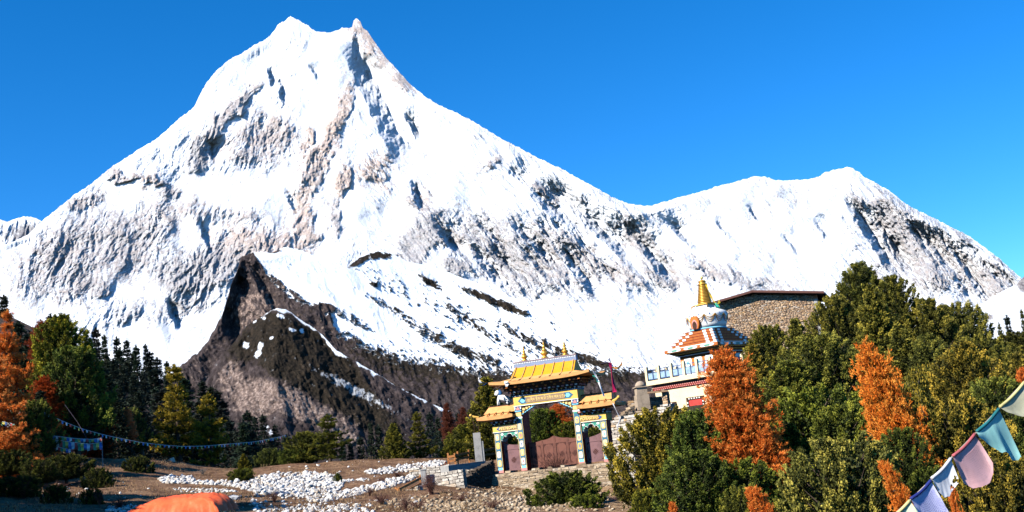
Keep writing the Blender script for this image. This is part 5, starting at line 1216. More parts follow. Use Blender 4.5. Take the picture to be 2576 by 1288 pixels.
for k in (0, 3, 1, 2):
    R = Matrix.Rotation(k * math.pi / 2, 4, 'Z'); N_ = 6; w_ = 2 * (A_ - .12) / N_
    for i in range(N_):
        x_ = -A_ + .12 + w_ * i
        MB(R).box(x_ - .13, x_ + .13, -A_ + .02, -A_ + .28, 0, 1.30).box(x_ - .09, x_ + .09, -A_ + .06, -A_ + .24, 1.30, 1.36).build("rail_post", CREAM, temple)
        rl = MB(R).box(x_ + .13, x_ + w_ - .13, -A_ + .12, -A_ + .18, .72, .77).build("rail", BP[2], temple)
        for za, zb in ((1.0, 1.07), (.08, .14)): MB(R).box(x_ + .13, x_ + w_ - .13, -A_ + .12, -A_ + .18, za, zb).build("rail", BP[2], temple)
        m_ = MB(R)
        for j in range(9):
            xx = x_ + .2 + (w_ - .4) * j / 8
            m_.box(xx - .012, xx + .012, -A_ + .135, -A_ + .165, .14, .72)
        m_.box(x_ + w_ * .5 - .05, x_ + w_ * .5 + .05, -A_ + .11, -A_ + .19, .0, .95)
        m_.build("baluster_grille", BP[2], rl)
        MB(R).box(x_ + .16, x_ + w_ * .5 - .07, -A_ + .145, -A_ + .155, .16, .70).box(x_ + w_ * .5 + .07, x_ + w_ - .16, -A_ + .145, -A_ + .155, .16, .70).build("rail_panel", BP[1], rl)
# door and window on the left face (local -x)
R = Matrix.Rotation(-math.pi / 2, 4, 'Z')      # local -y face turned to -x
yw = -A_ + .55
for (c, w_, z0, z1, nm, mt) in ((.55, .75, -4.4, -2.3, "door", RED), (-2.3, .32, -3.6, -2.5, "window", BROWN), (3.2, .5, -3.6, -2.3, "window", BROWN)):
    d = MB(R).box(c - w_, c + w_, yw - .04, yw, z0, z1).build(nm, mt, temple)
    MB(R).box(c - w_ - .28, c - w_, yw - .08, yw, z0 - .1, z1 + .25).box(c + w_, c + w_ + .28, yw - .08, yw, z0 - .1, z1 + .25).box(c - w_, c + w_, yw - .08, yw, z1, z1 + .25).build("frame", BROWN, d)
    m_ = MB(R)
    for i in range(int((z1 - z0) / .3)): m_.box(c - w_ - .2, c - w_ - .08, yw - .1, yw - .08, z0 + i * .3, z0 + i * .3 + .13).box(c + w_ + .08, c + w_ + .2, yw - .1, yw - .08, z0 + i * .3, z0 + i * .3 + .13)
    for i in range(int(2 * w_ / .3)): m_.box(c - w_ + i * .3, c - w_ + i * .3 + .14, yw - .1, yw - .08, z1 + .08, z1 + .18)
    m_.build("check_trim", WHITE, d)
ch = empty("chorten", tuple(CH), rad(45), "white domed chorten with orange steps and a golden ringed spire", "chorten")
body = MB().box(-2.15, 2.15, -2.15, 2.15, .004, 1.95).build("body", ORANGE, ch)
MB().box(-2.45, 2.45, -2.45, 2.45, .004, .34).build("base_step", WHITE, ch)
for k in range(4):
    R = Matrix.Rotation(k * math.pi / 2, 4, 'Z')
    for cx in (-1.25, 0, 1.25):
        pn_ = MB(R).prism(octo(cx, 1.28, .46, .48), -2.19, -2.15).build("painted_panel", WHITE, body)
        MB(R).prism([(cx + .26 * math.cos(t_ * .785) * (1 if t_ % 2 else .5), 1.30 + .28 * math.sin(t_ * .785) * (1 if t_ % 2 else .5)) for t_ in range(8)], -2.205, -2.19).build("flower", BLUE_L, pn_)
    m_ = MB(R)
    for i in range(9): m_.box(-2.0 + i * .46, -1.72 + i * .46, -2.20, -2.15, .42, .62)
    m_.build("frieze", PINK, body)
    m_ = MB(R)
    for i in range(26): m_.box(-2.1 + i * .165, -2.02 + i * .165, -2.22, -2.15, 1.84, 1.93)
    m_.build("dentil_trim", RED_D, body)
zz = 1.952
for (h_, a0, a1, mt, nm) in ((.10, 2.28, 2.30, WHITE, "moulding"), (.10, 2.42, 2.48, BROWN, "moulding"), (.07, 2.62, 2.62, YEL, "moulding"), (.12, 2.70, 2.86, BROWN, "moulding"), (.07, 3.02, 3.02, YEL, "moulding")):
    MB().frust(a0, a0, zz, a1, a1, zz + h_ - .002).build(nm, mt, ch); zz += h_
ORANGE_D = paint("burnt orange paint", (.36, .105, .022), .25, 3, .65)
cor = MB().box(-3.15, 3.15, -3.15, 3.15, zz, zz + .30).build("cornice", ORANGE_D, ch)
for k in range(4):
    R = Matrix.Rotation(k * math.pi / 2, 4, 'Z')
    for cx in (-1.95, 0, 1.95):
        cl = MB(R).prism([(cx - .85, zz + .15), (cx - .6, zz + .26), (cx + .6, zz + .26), (cx + .85, zz + .15), (cx + .6, zz + .04), (cx - .6, zz + .04)], -3.18, -3.15).build("cloud_oval", WHITE, cor)
        MB(R).prism([(cx - .42, zz + .15), (cx - .2, zz + .22), (cx + .2, zz + .22), (cx + .42, zz + .15), (cx + .2, zz + .08), (cx - .2, zz + .08)], -3.195, -3.18).build("leaf", GREEN, cl)
zz += .302
MB().box(-3.0, 3.0, -3.0, 3.0, zz, zz + .08).build("moulding", WHITE, ch); zz += .082
for i in range(5):
    a = 2.75 - .25 * i; h_ = .29
    tr = MB().box(-a, a, -a, a, zz, zz + h_ - .002).build("step", ORANGE_D, ch)
    MB().box(-a - .02, a + .02, -a - .02, a + .02, zz + h_ - .07, zz + h_ - .02).build("edge_strip", RED_D, tr)
    for k in range(4):
        R = Matrix.Rotation(k * math.pi / 2, 4, 'Z')
        MB(R).box(-a - .03, -a + .30, -a - .03, -a + .30, zz, zz + h_ - .075).box(a - 1.15, a - .75, -a - .03, -a, zz, zz + h_ - .075).box(-a + .75, -a + 1.15, -a - .03, -a, zz, zz + h_ - .075).build("corner_trim", WHITE, tr)
    zz += h_
zd = zz
MB().lathe([(1.72, 0), (1.84, .08), (1.76, .16), (1.70, .20)], 0, 0, zd, 32).build("lotus_ring", BLUE_L, ch, True)
dome = MB().lathe([(1.74, .18), (1.80, .5), (1.92, .95), (2.04, 1.35), (2.02, 1.55), (1.80, 1.74), (1.35, 1.94), (.95, 2.10), (.72, 2.16)], 0, 0, zd, 48).build("dome", WHITE, ch, True)
m_ = MB()                                       # painted garlands: swags in slight relief
for k in range(12):
    a0 = k * math.pi / 6
    for (dz, amp) in ((1.42, .34), (1.36, .50), (1.30, .64)):
        pts = []
        for i in range(9):
            u = i / 8; a = a0 + u * math.pi / 6; z_ = dz - amp * (1 - (2 * u - 1) ** 2)
            r_ = float(np.interp(z_, [.18, .5, .95, 1.35, 1.55, 1.74], [1.74, 1.80, 1.92, 2.04, 2.02, 1.80])) + .012
            pts.append((r_ * math.cos(a), r_ * math.sin(a), zd + z_))
        m_.tube(pts, .028, 4)
m_.build("garland", GOLD, dome)
m_ = MB()
for k in range(12):
    a0 = k * math.pi / 6
    m_.lathe([(.02, -.1), (.09, -.04), (.06, .05), (.01, .12)], 2.0 * math.cos(a0 + .26), 2.0 * math.sin(a0 + .26), zd + 1.42, 6)
    for j in range(3): m_.lathe([(.03, -.25), (.04, 0)], 1.99 * math.cos(a0), 1.99 * math.sin(a0), zd + 1.3 - j * .2, 5)
m_.build("tassel", BLUE_D, dome)
# niche on the left face
R = Matrix.Rotation(-math.pi / 2, 4, 'Z')
def flame(s_): return [(0 + s_ * x_ * .86, zd + .12 + s_ * z_ * .95) for x_, z_ in [(-.42, 0), (.42, 0), (.58, .35), (.62, .75), (.52, 1.10), (.30, 1.35), (0, 1.55), (-.30, 1.35), (-.52, 1.10), (-.62, .75), (-.58, .35)]]
nc = MB(R).prism(flame(1), -2.02, -1.5).build("niche_surround", ORANGE_D, ch)
MB(R).prism(flame(.86), -2.05, -2.02).build("niche_border", ORANGE, nc)
MB(R).prism([(x_, z_ + .02) for x_, z_ in flame(.62)], -2.07, -2.05).build("niche_border", PINK, nc)
MB(R).prism([(x_, z_ + .03) for x_, z_ in flame(.50)], -2.085, -2.07).build("niche_recess", BROWN, nc)
hm = MB().box(-.62, .62, -.62, .62, zd + 2.17, zd + 2.46).build("harmika", WHITE, ch)
MB().box(-.74, .74, -.74, .74, zd + 2.462, zd + 2.56).build("harmika_cap", YEL, hm)
for sx, sy in ((-1, -1), (1, -1), (-1, 1), (1, 1)):
    MB().tube([(sx * .68, sy * .68, zd + 2.5), (sx * .92, sy * .92, zd + 2.38), (sx * .98, sy * .98, zd + 2.12)], [.08, .07, .04], 6).build("gold_pendant", GOLD, hm)
prof = [(.0, 0), (.60, 0), (.62, .05), (.58, .10)]
MB().lathe([(.64, 0), (.72, .04), (.70, .14), (.58, .20)], 0, 0, zd + 2.562, 20).build("spire_base", GOLD, ch, True)
rings = MB(); z_ = .0
for i in range(11):
    r_ = .68 - .026 * i; rings.lathe([(r_ - .05, 0), (r_, .025), (r_, .108), (r_ - .05, .132)], 0, 0, zd + 2.763 + i * .148, 20)
rings.build("spire_rings", GOLD, ch, True)
MB().lathe([(.55, 0), (.30, 1.64)], 0, 0, zd + 2.763, 20).build("spire_core", ORANGE, ch, True)
zt = zd + 2.763 + 1.64
MB().lathe([(.32, 0), (.46, .03), (.48, .12), (.36, .16), (.33, .32), (.40, .36), (.34, .44), (.18, .50), (.10, .56)], 0, 0, zt, 20).build("parasol", GOLD, ch, True)
MB().lathe([(.02, -.16), (.12, -.1), (.16, 0), (.12, .1), (.02, .18)], 0, 0, zt + .74, 12).build("sun_and_moon", YEL_L, ch, True)
MB().tube([(0, 0, zt + .5), (0, 0, zt + .64)], .04, 6).build("finial_stem", GOLD, ch)
sc = rag("scarf", [Vector((CH[0], CH[1], CH[2])) + Vector(v) for v in ((.30, -.35, zt), (.42, -.45, zt - .6), (.58, -.55, zt - 1.2), (.8, -.72, zt - 1.8), (1.05, -.8, zt - 2.1), (1.25, -.8, zt - 1.95), (1.3, -.8, zt - 1.65))], .22, .22, CL_Y, "yellow scarf hanging down the right side of the chorten's spire", seed=21)
rag("scarf", [Vector((CH[0], CH[1], CH[2])) + Vector(v) for v in ((.9, -.75, zt - 1.9), (1.0, -.85, zt - 2.15), (1.1, -.9, zt - 2.4))], .2, .3, CL_G, "green scarf end hanging below the yellow scarf on the chorten", seed=22)

# stone house behind
HD = 150.0
hb = P(1920, 862, HD)
hs = empty("stone_house", tuple(hb), rad(-19), "long stone house with a shallow dark brown gable roof on the hilltop", "house")
sc_ = HD / FPX
def h2(x, y):                                  # picture offset -> metres along / above the house front, undoing the tilt
    dx, dy = (x - 1920) * sc_, (862 - y) * sc_
    c, s_ = math.cos(ROLL), math.sin(ROLL); return (dx * c + dy * s_) / math.cos(rad(19)), -dx * s_ + dy * c
xl, xr = -5.2, h2(2040, 760)[0]
rx, rz = h2(1900, 733); lx, lz = h2(1806, 757); ex, ez = h2(2063, 744)
def house_wall():
    rng = np.random.RandomState(5); V, F, T = stones_face((xl, 0, 0), (xr, 0, 0), 9, 9, (-3, -3), .3, .34, .15, rng, .07)
    c = V.reshape(-1, 8, 3).mean(1); lim = np.where(c[:, 0] < rx, np.interp(c[:, 0], [lx, rx], [lz, rz]), np.interp(c[:, 0], [rx, ex], [rz, ez])) - .12
    keep = c[:, 2] < lim; Vk = V.reshape(-1, 8, 3)[keep].reshape(-1, 3); n = keep.sum(); Tk = T.reshape(-1, 8)[keep].ravel()
    Fk = (np.array([(0, 1, 2, 3), (7, 6, 5, 4), (0, 4, 5, 1), (1, 5, 6, 2), (2, 6, 7, 3), (3, 7, 4, 0)])[None] + (np.arange(n) * 8)[:, None, None]).reshape(-1, 4)
    return Vk, Fk, Tk
V, F, T = house_wall()
hw_ = mesh_np("stone_facing", V, F, ST_WARM, False, hs, {"tint": T})
zr = float(np.interp(xr, [rx, ex], [rz, ez])); zl_ = float(np.interp(xl, [lx, rx], [lz, rz]))
MB().prism([(xl, -4), (xr - .02, -4), (xr - .02, zr - .15), (rx, rz - .15), (xl, zl_ - .15)], .04, 9.0).build("wall", ST_DARK, hs)
MB().box(xr - .02, xr + .42, -.06, .36, -4, zr - .75).build("corner_post", CONC, hs)
MB().box(xr - .05, xr + .45, -.08, .38, zr - .748, zr - .30).build("post_head", paint("brick red post head", (.36, .15, .07), .3), hs)
RFB = paint("dark brown roof boards", (.14, .065, .045), .3, 3, .7)
rf_ = MB()
for (x0, z0, x1, z1) in ((lx - .3, lz - .04, rx, rz), (rx, rz, ex + .15, ez)):
    rf_.prism([(x0, z0 - .10), (x1, z1 - .10), (x1, z1 + .10), (x0, z0 + .10)], -1.1, 9.6)
rf_.build("roof", RFB, hs)
m_ = MB()
for (x0, z0, x1, z1) in ((lx - .32, lz - .05, rx, rz), (rx, rz, ex + .17, ez)):
    m_.prism([(x0, z0 - .16), (x1, z1 - .16), (x1, z1 + .11), (x0, z0 + .11)], -1.16, -1.10)
m_.build("barge_board", paint("red brown barge board", (.10, .042, .032), .25, 3, .7), hs)
m_ = MB()
for i in range(9):
    y_ = -.8 + i * 1.2; m_.prism([(rx, rz - .26), (ex + .05, ez - .26), (ex + .05, ez - .11), (rx, rz - .11)], y_, y_ + .09)
m_.build("rafter_trim", BROWN, hs)
# ================================================================== WALLS, POSTS, STONES ROUND THE GATE
def Wp(x, y, d): return tuple(float(v) for v in P(x, y, float(d)))
# dry stone terrace under the gate
a, b = gate_pt(-4.5, -1.0, 0), gate_pt(5.0, -1.0, 0)
stone_wall("terrace_wall", (a.x, a.y, a.z - 1.75), (b.x, b.y, b.z - 1.75), 1.72, 1.80, "tan dry stone terrace wall directly below the gate", ST_TAN, 1.2, .34, .12, 3)
MB().add([gate_pt(-4.6, -1.0, -.05), gate_pt(5.2, -1.0, -.05), gate_pt(5.2, 3.5, -.05), gate_pt(-4.6, 3.5, -.05), gate_pt(-4.6, -1.0, -1.7), gate_pt(5.2, -1.0, -1.7), gate_pt(5.2, 3.5, -1.7), gate_pt(-4.6, 3.5, -1.7)], [(0, 1, 2, 3), (4, 7, 6, 5), (0, 4, 5, 1), (1, 5, 6, 2), (2, 6, 7, 3), (3, 7, 4, 0)]).build("path", MUD)["kind"] = "structure"
# stub wall forward of the gate's left pillar, its sunless side painted dark
a = gate_pt(-4.1, -.7, -.25); b = gate_pt(-5.7, -5.2, -1.35)
stone_wall("stub_wall", tuple(b), tuple(a), .62, 1.20, "stone stub wall coloured dark for its shade, running forward from the gate's left pillar", ST_DARK, .55, .22, .10, 5, proud=.08)
# white stone wall with the concrete pillar, concrete coping
a = Wp(1072, 1236, 76); b = Wp(1168, 1220, 75.2)
stone_wall("stone_wall", a, b, 1.05, .95, "white stone wall between the concrete pillar and the stub wall", ST_WHITE, .45, .36, .16, 6)
cp = Wp(1069, 1236, 75.6)
tag(MB().box(cp[0] - .16, cp[0] + .16, cp[1] - .16, cp[1] + .16, cp[2] - .5, cp[2] + 1.28).box(cp[0] - .19, cp[0] + .19, cp[1] - .19, cp[1] + .19, cp[2] + 1.28, cp[2] + 1.34).build("concrete_pillar", CONC), "short grey concrete pillar at the end of the white stone wall", "pillar")
a = Vector(Wp(1118, 1180, 81)); b = Vector(Wp(1212, 1168, 83))
tag(MB().bar(a, b, .9, .42).build("concrete_coping", CONC), "sloping grey concrete coping behind the white stone wall", "coping")
a = Wp(1030, 1200, 84.4); b = Wp(1225, 1182, 83.2)
stone_wall("stone_wall", a, b, .55, .55, "low pale stone wall behind the concrete coping", ST_WHITE, .4, .3, .15, 16)
tp = Vector(Wp(1208, 1168, 84)); tt = Vector(Wp(1199, 1088, 84))
cpo = empty("concrete_post", tuple(tp), 0, "tall bare concrete post with rusty rods standing left of the gate", "post")
H_ = tt.z - tp.z
MB().box(-.30, .20, -.2, .2, -.5, H_).build("shaft", CONC, cpo)
MB().box(.205, .34, -.16, .2, -.5, H_ * .72).build("rib_strip", paint("streaked grey concrete", (.30, .30, .30), .3, 3, .9), cpo)
for k, (dx, dy) in enumerate(((-.2, -.1), (.1, -.1), (-.2, .1), (.1, .1))):
    MB().tube([(dx, dy, H_), (dx + .03, dy, H_ + .45), (dx + .02 - .05 * k, dy, H_ + .8 + .1 * k)], .018, 5).build("rod", BROWN, cpo)
def railing(name, pts, h, mat, label, rails=(.35, .75), seed=1, brace=None):
    r = random.Random(seed); e = empty(name, pts[0], 0, label, "railing"); o0 = Vector(pts[0])
    q = [Vector(p) - o0 for p in pts]
    for i, p in enumerate(q):
        MB().bar(p + Vector((0, 0, -.4)), p + Vector((.03 * r.uniform(-1, 1), 0, h * r.uniform(.95, 1.1))), .11, .11).build("post", mat, e)
    for i in range(len(q) - 1):
        for f in rails:
            MB().bar(q[i] + Vector((0, -.06, h * f + .04 * r.uniform(-1, 1))), q[i + 1] + Vector((0, -.06, h * f + .04 * r.uniform(-1, 1))), .05, .15).build("board", mat, e)
    if brace: MB().bar(q[brace] + Vector((0, -.1, h * .95)), q[brace + 1] + Vector((0, -.1, h * .45)), .05, .14).build("brace", mat, e)
    return e
railing("wooden_railing", [Wp(1128, 1172, 86), Wp(1146, 1168, 86), Wp(1152, 1167, 86.2), Wp(1180, 1160, 87)], .82, WOOD_O, "orange timber railing climbing towards the concrete post", seed=2)
railing("wooden_railing", [Wp(1216, 1157, 88), Wp(1252, 1150, 89)], 1.15, WOOD_O, "orange timber railing between the concrete post and the gate", (.28, .58), 3, brace=0)
railing("wooden_railing", [Wp(997, 1262, 72), Wp(1006, 1262, 71), Wp(1060, 1232, 74)], .85, WOOD_O, "orange timber railing left of the concrete pillar", (.45, .85), 4)
a = Wp(1004, 1275, 71.6); b = Wp(1054, 1254, 70.8)
stone_wall("stone_wall", a, b, .72, .72, "low white stone wall below the left orange railing", ST_WHITE, .4, .3, .14, 8)
r = random.Random(12)
for i in range(9):
    p = Wp(1055 + i * 9.5, 1200 - i * 1.5, 84.5); tag(MB().tube([p, (p[0] + .02, p[1], p[2] + .5 + .35 * r.random())], .022, 5).build("iron_rod", RED_D), "thin rusty iron rod standing along the wall left of the gate", "rod", "rusty iron rods along the wall")
# walls right of the gate, climbing to the mud pier
a = gate_pt(4.2, -1.3, -1.0); b = gate_pt(6.0, -2.2, -1.6)
stone_wall("stone_wall", tuple(a), tuple(b), 1.55, 2.2, "pale tumbled stone wall against the gate's right pillar", ST_WHITE, .7, .36, .15, 9, proud=.12)
a = Wp(1548, 1160, 79); b = Wp(1700, 1136, 76)
stone_wall("stone_wall", (a[0], a[1], a[2] - .2), (b[0], b[1], b[2] - .3), 2.7, 3.3, "tall pale stone wall right of the gate below the mud pier", ST_WHITE, .7, .42, .16, 10, proud=.10)
a = Wp(1545, 1082, 96); b = Wp(1600, 1062, 97)
stone_wall("stone_wall", (a[0], a[1], a[2] - .6), (b[0], b[1], b[2] - .6), 1.2, 2.0, "stone wall climbing behind the gate's right roof", ST_TAN, .6, .4, .15, 13)
a = Wp(1590, 1100, 98); b = Wp(1682, 1092, 98)
stone_wall("stone_wall", a, b, 2.7, 3.1, "brown stone wall between the mud pier and the broken pillar", ST_WARM, .6, .42, .16, 11)
pb = Vector(Wp(1615, 1012, 97.6)); pr = empty("mud_pier", tuple(pb), rad(8), "mud plastered gate pier with a rounded stone cap", "pier")
MB().box(-.50, .50, -.5, .5, -.6, .58).build("base", MUD, pr); MB().box(-.42, .42, -.42, .42, .582, 1.15).build("shaft", MUD, pr)
MB().box(-.52, .52, -.52, .52, 1.152, 1.24).build("slab", MUD, pr); MB().lathe([(.44, 0), (.42, .14), (.32, .30), (.18, .40), (.02, .44)], 0, 0, 1.242, 16).build("cap", MUD, pr, True)
a = Wp(1668, 1024, 97.4); b = Wp(1681, 1022, 97.2)
stone_wall("broken_pillar", a, b, 1.5, 1.1, "broken stone pillar right of the mud pier", ST_WARM, .5, .3, .15, 12, cat="pillar")
tag(MB().bar(Wp(1628, 988, 97.4), Wp(1680, 983, 97.3), .3, .13).build("timber_beam", WOOD_B), "weathered timber beam from the mud pier to the broken pillar", "beam")

# ---- loose stones
ROCKS = []
for k in range(6):
    rng = np.random.RandomState(40 + k); bm = bmesh.new(); bmesh.ops.create_icosphere(bm, subdivisions=1, radius=.5)
    sc3 = np.array([1, .62 + .3 * rng.rand(), .5 + .3 * rng.rand()])
    for v in bm.verts: v.co = Vector(np.array(v.co) * sc3 * (1 + .22 * rng.randn(3)))
    me = bpy.data.meshes.new("white_stone"); bm.to_mesh(me); bm.free()
    at = me.attributes.new("tint", 'FLOAT', 'POINT'); at.data.foreach_set("value", np.full(len(me.vertices), .2 + .12 * k, np.float32)); ROCKS.append(me)
def mat_loose():
    s = NT("pale field stone"); oi = s.n("ShaderNodeObjectInfo"); t = s.attr("tint"); n = s.noise(s.coord(), 5, 4, .65)
    f = s.math('FRACT', s.math('ADD', t, oi.outputs['Random']))
    c = s.ramp(f, [(0, (.36, .34, .33)), (.25, (.62, .60, .57)), (.8, (.76, .74, .70)), (.93, (.60, .50, .38)), (1, (.44, .42, .41))])
    s.color(s.mix(s.ramp(n, [(.3, (0, 0, 0)), (.6, (1, 1, 1))]), s.mix(.6, c, (.28, .24, .20)), c)); s.bump(n, .4, .03); return s.m
LOOSE = mat_loose()
for me in ROCKS: me.materials.append(LOOSE)
def inside(x, y, pl):
    c = False; j = len(pl) - 1
    for i in range(len(pl)):
        if (pl[i][1] > y) != (pl[j][1] > y) and x < (pl[j][0] - pl[i][0]) * (y - pl[i][1]) / (pl[j][1] - pl[i][1]) + pl[i][0]: c = not c
        j = i
    return c
PILES = [([(650, 1200), (700, 1191), (739, 1188), (800, 1190), (852, 1197), (866, 1218), (845, 1243), (774, 1253), (700, 1250), (650, 1243), (603, 1229), (543, 1218), (557, 1211), (600, 1212)], 1500, 1.2),
         ([(398, 1206), (430, 1196), (480, 1200), (505, 1212), (560, 1216), (600, 1226), (560, 1222), (480, 1218), (410, 1216)], 380, 1.1), ([(436, 1228), (500, 1230), (596, 1232), (600, 1240), (520, 1242), (440, 1238)], 130, .8),
         ([(770, 1254), (850, 1238), (934, 1222), (985, 1205), (1040, 1196), (1050, 1206), (990, 1224), (900, 1246), (820, 1264), (780, 1264)], 560, 1.1), ([(918, 1188), (960, 1180), (1010, 1172), (1060, 1166), (1110, 1158), (1124, 1164), (1100, 1178), (1040, 1186), (960, 1194), (922, 1194)], 480, 1.1),
         ([(860, 1208), (925, 1204), (930, 1209), (862, 1213)], 50, .8), ([(640, 1280), (760, 1274), (900, 1272), (930, 1290), (640, 1295)], 230, .9), ([(270, 1276), (330, 1268), (352, 1278), (340, 1290), (270, 1290)], 90, .8), ([(100, 1200), (300, 1205), (420, 1240), (300, 1262), (100, 1262)], 40, .7)]
rr = random.Random(77); spots = []
for pl, n, s_ in PILES:
    x0, x1 = min(p[0] for p in pl), max(p[0] for p in pl); y0, y1 = min(p[1] for p in pl), max(p[1] for p in pl); k = 0
    while k < n:
        x, y = rr.uniform(x0, x1), rr.uniform(y0, y1)
        if not inside(x, y, pl): continue
        spots.append((x, y, s_ * rr.choice((.14, .18, .22, .27, .34)) * rr.uniform(.8, 1.25), 0)); k += 1
for (cx, cy, rx_, ry_, n) in [(1290, 1268, 140, 26, 900), (1150, 1276, 100, 22, 420), (1480, 1262, 60, 24, 120), (1570, 1185, 40, 40, 220), (1240, 1235, 60, 14, 120), (1020, 1272, 70, 16, 160), (800, 1270, 260, 20, 120), (620, 1262, 160, 24, 60), (900, 1200, 200, 26, 60), (1600, 1230, 40, 40, 90)]:
    for _ in range(n):
        x, y = rr.gauss(cx, rx_ * .6), rr.gauss(cy, ry_ * .6)
        if y < 1300: spots.append((x, y, rr.choice((.09, .12, .16, .22, .3)) * rr.uniform(.7, 1.2), 1 if cx > 1000 else 0))
# rows of stones laid across the field
pts_ = []
sx = np.array([s_[0] for s_ in spots]); sy = np.array([s_[1] for s_ in spots])
dd = np.linspace(42, 120, 240); pos = np.full((len(spots), 3), np.nan)
for i in range(0, len(spots), 400):
    xx = sx[i:i + 400][:, None] + 0 * dd; yy = sy[i:i + 400][:, None] + 0 * dd
    Q = P(xx, yy, np.tile(dd, (xx.shape[0], 1))); g = ground_z(Q[..., 0].ravel(), Q[..., 1].ravel()).reshape(xx.shape)
    m = Q[..., 2] < g; f = m.argmax(1); ok = m.any(1)
    q = Q[np.arange(len(f)), f]; q[~ok] = np.nan; pos[i:i + 400] = q
order = [i for i in range(len(spots)) if np.isfinite(pos[i, 0])]
order.sort(key=lambda i: -spots[i][2] / np.linalg.norm(pos[i] - EYE) * (1.0 if spots[i][3] == 0 else .6))
LAB = "pale field stone lying among hundreds on the slope left of the gate"
for k, i in enumerate(order[:290]):
    o = bpy.data.objects.new("field_stone", ROCKS[k % 6]); COL.objects.link(o)
    s_ = spots[i][2]; o.location = pos[i] + np.array([0, 0, s_ * .15]); o.scale = (s_, s_, s_); o.rotation_euler = (rr.uniform(-.4, .4), rr.uniform(-.4, .4), rr.uniform(0, 6.28))
    tag(o, LAB, "stone", "pale stones heaped across the slope")
for kind, mt, nm in ((0, LOOSE, "loose_stones"), (1, ST_TAN, "rubble")):
    Vs, Fs, Ts = [], [], []; off = 0
    for k, i in enumerate(order[290:]):
        if spots[i][3] != kind: continue
        me = ROCKS[k % 6]; n = len(me.vertices); co = np.empty(n * 3, np.float32); me.vertices.foreach_get("co", co); co = co.reshape(-1, 3)
        fi = np.empty(len(me.polygons) * 3, np.int32); me.polygons.foreach_get("vertices", fi)
        a = rr.uniform(0, 6.28); c_, q_ = math.cos(a), math.sin(a); s_ = spots[i][2]
        co = co @ np.array([[c_, q_, 0], [-q_, c_, 0], [0, 0, 1]]) * s_ + pos[i] + [0, 0, s_ * .12]
        Vs.append(co); Fs.append(fi.reshape(-1, 3) + off); Ts.append(np.full(n, rr.random())); off += n
    tag(mesh_np(nm, np.concatenate(Vs), np.concatenate(Fs), mt, False, None, {"tint": np.concatenate(Ts)}), "loose pale stones strewn over the field" if kind == 0 else "tan rubble on the slope under the gate", "stones", kind="stuff")
# dark boulders and grass clumps
for (x, y, s_, lb) in [(432, 1148, .9, "grey boulder on the shaded brow at the left"), (585, 1245, .8, "dark boulder left of the bare dark shrub"), (800, 1160, .5, "dark stone on the brow"), (1380, 1180, .1, "")]:
    h = hit(x, y + 12)
    if h is None or not lb: continue
    o = bpy.data.objects.new("boulder", ROCKS[2]); COL.objects.link(o); o.location = h; o.scale = (s_, s_, s_ * 1.2); o.rotation_euler = (.2, .1, x); tag(o, lb, "boulder")
rng = np.random.RandomState(91); n = 9000
qx = rng.uniform(-200, 1240, n); qy = rng.uniform(1150, 1300, n)
Q = P(qx[:, None] + 0 * dd, qy[:, None] + 0 * dd, np.tile(dd, (n, 1))); 
g = np.concatenate([ground_z(Q[i:i + 500, :, 0].ravel(), Q[i:i + 500, :, 1].ravel()) for i in range(0, n, 500)]).reshape(n, -1)
m = Q[..., 2] < g; ok = m.any(1); B = Q[np.arange(n), m.argmax(1)][ok]
dens = fbm(B[:, 0] * .18, B[:, 1] * .18, 3, 92); B = B[dens > .02]
V, F, tv = tufts(B, np.tile([0, 0, .6], (len(B), 1)), 7, .12, .016, rng, .7, .5, .12)
L_GRASS = mat_leaf("dry grass and low scrub", (.07, .035, .016), (.24, .13, .06), (.46, .32, .16))
tag(mesh_np("dry_grass", V, F, L_GRASS, False, None, {"tint": tv}), "dry brown grass and low scrub over the field", "grass", kind="stuff")

# ---- the orange tarpaulin
tcx = hit(455, 1300) 
tb = Vector(P(455, 1300, 54.0)); tb.z = gz(tb.x, tb.y)
nu, nv = 120, 60; U, Vv = np.meshgrid(np.linspace(-1, 1, nu), np.linspace(-1, 1, nv))
Lx, Ly = 2.05, 1.3; top_h = (P(455, 1246, 54.0)[2] - tb.z)
rb = np.maximum(np.where(U < 0, np.abs(U) ** 2.2, np.abs(U) ** 6.0), np.abs(Vv) ** 2.6); prof_ = np.clip(1 - rb ** 1.1, 0, 1) ** .55
Zt = top_h * prof_ * (1 - .10 * (U + .15) ** 2)
fold = np.cos(np.arctan2(Vv, U + .001) * 13 + 2 * pn(U * 3, Vv * 3, 3)) * sstep(.25, .9, np.abs(U)) * .09 + .07 * fbm(U * 4, Vv * 4, 3, 6) + .03 * np.exp(-((U - .45 - .1 * Vv) / .03) ** 2) - .03 * np.exp(-((U + .62) / .03) ** 2)
Xs = U * Lx * (1 + .10 * (1 - prof_)) + fold * .6; Ys = Vv * Ly * (1 + .08 * (1 - prof_)) + fold
Zt = Zt + fold * prof_ * .8
TARP = NT("orange tarpaulin"); nn = TARP.noise(TARP.coord(), 1.2, 6, .6)
TARP.color(TARP.ramp(nn, [(.3, (.58, .075, .025)), (.55, (.78, .125, .042)), (.75, (.86, .19, .08))])); TARP.bump(TARP.noise(TARP.coord('Object', (2, 6, 2)), 3, 5, .6), .35, .05); TARP.b.inputs['Roughness'].default_value = .55
to = mesh_np("tarpaulin", np.c_[Xs.ravel(), Ys.ravel(), Zt.ravel()], grid_faces(nv, nu), TARP.m, True, None, None, tuple(tb)); to.rotation_euler = (0, 0, rad(-4))
tag(to, "orange tarpaulin draped over a heap at the bottom of the field", "tarpaulin")

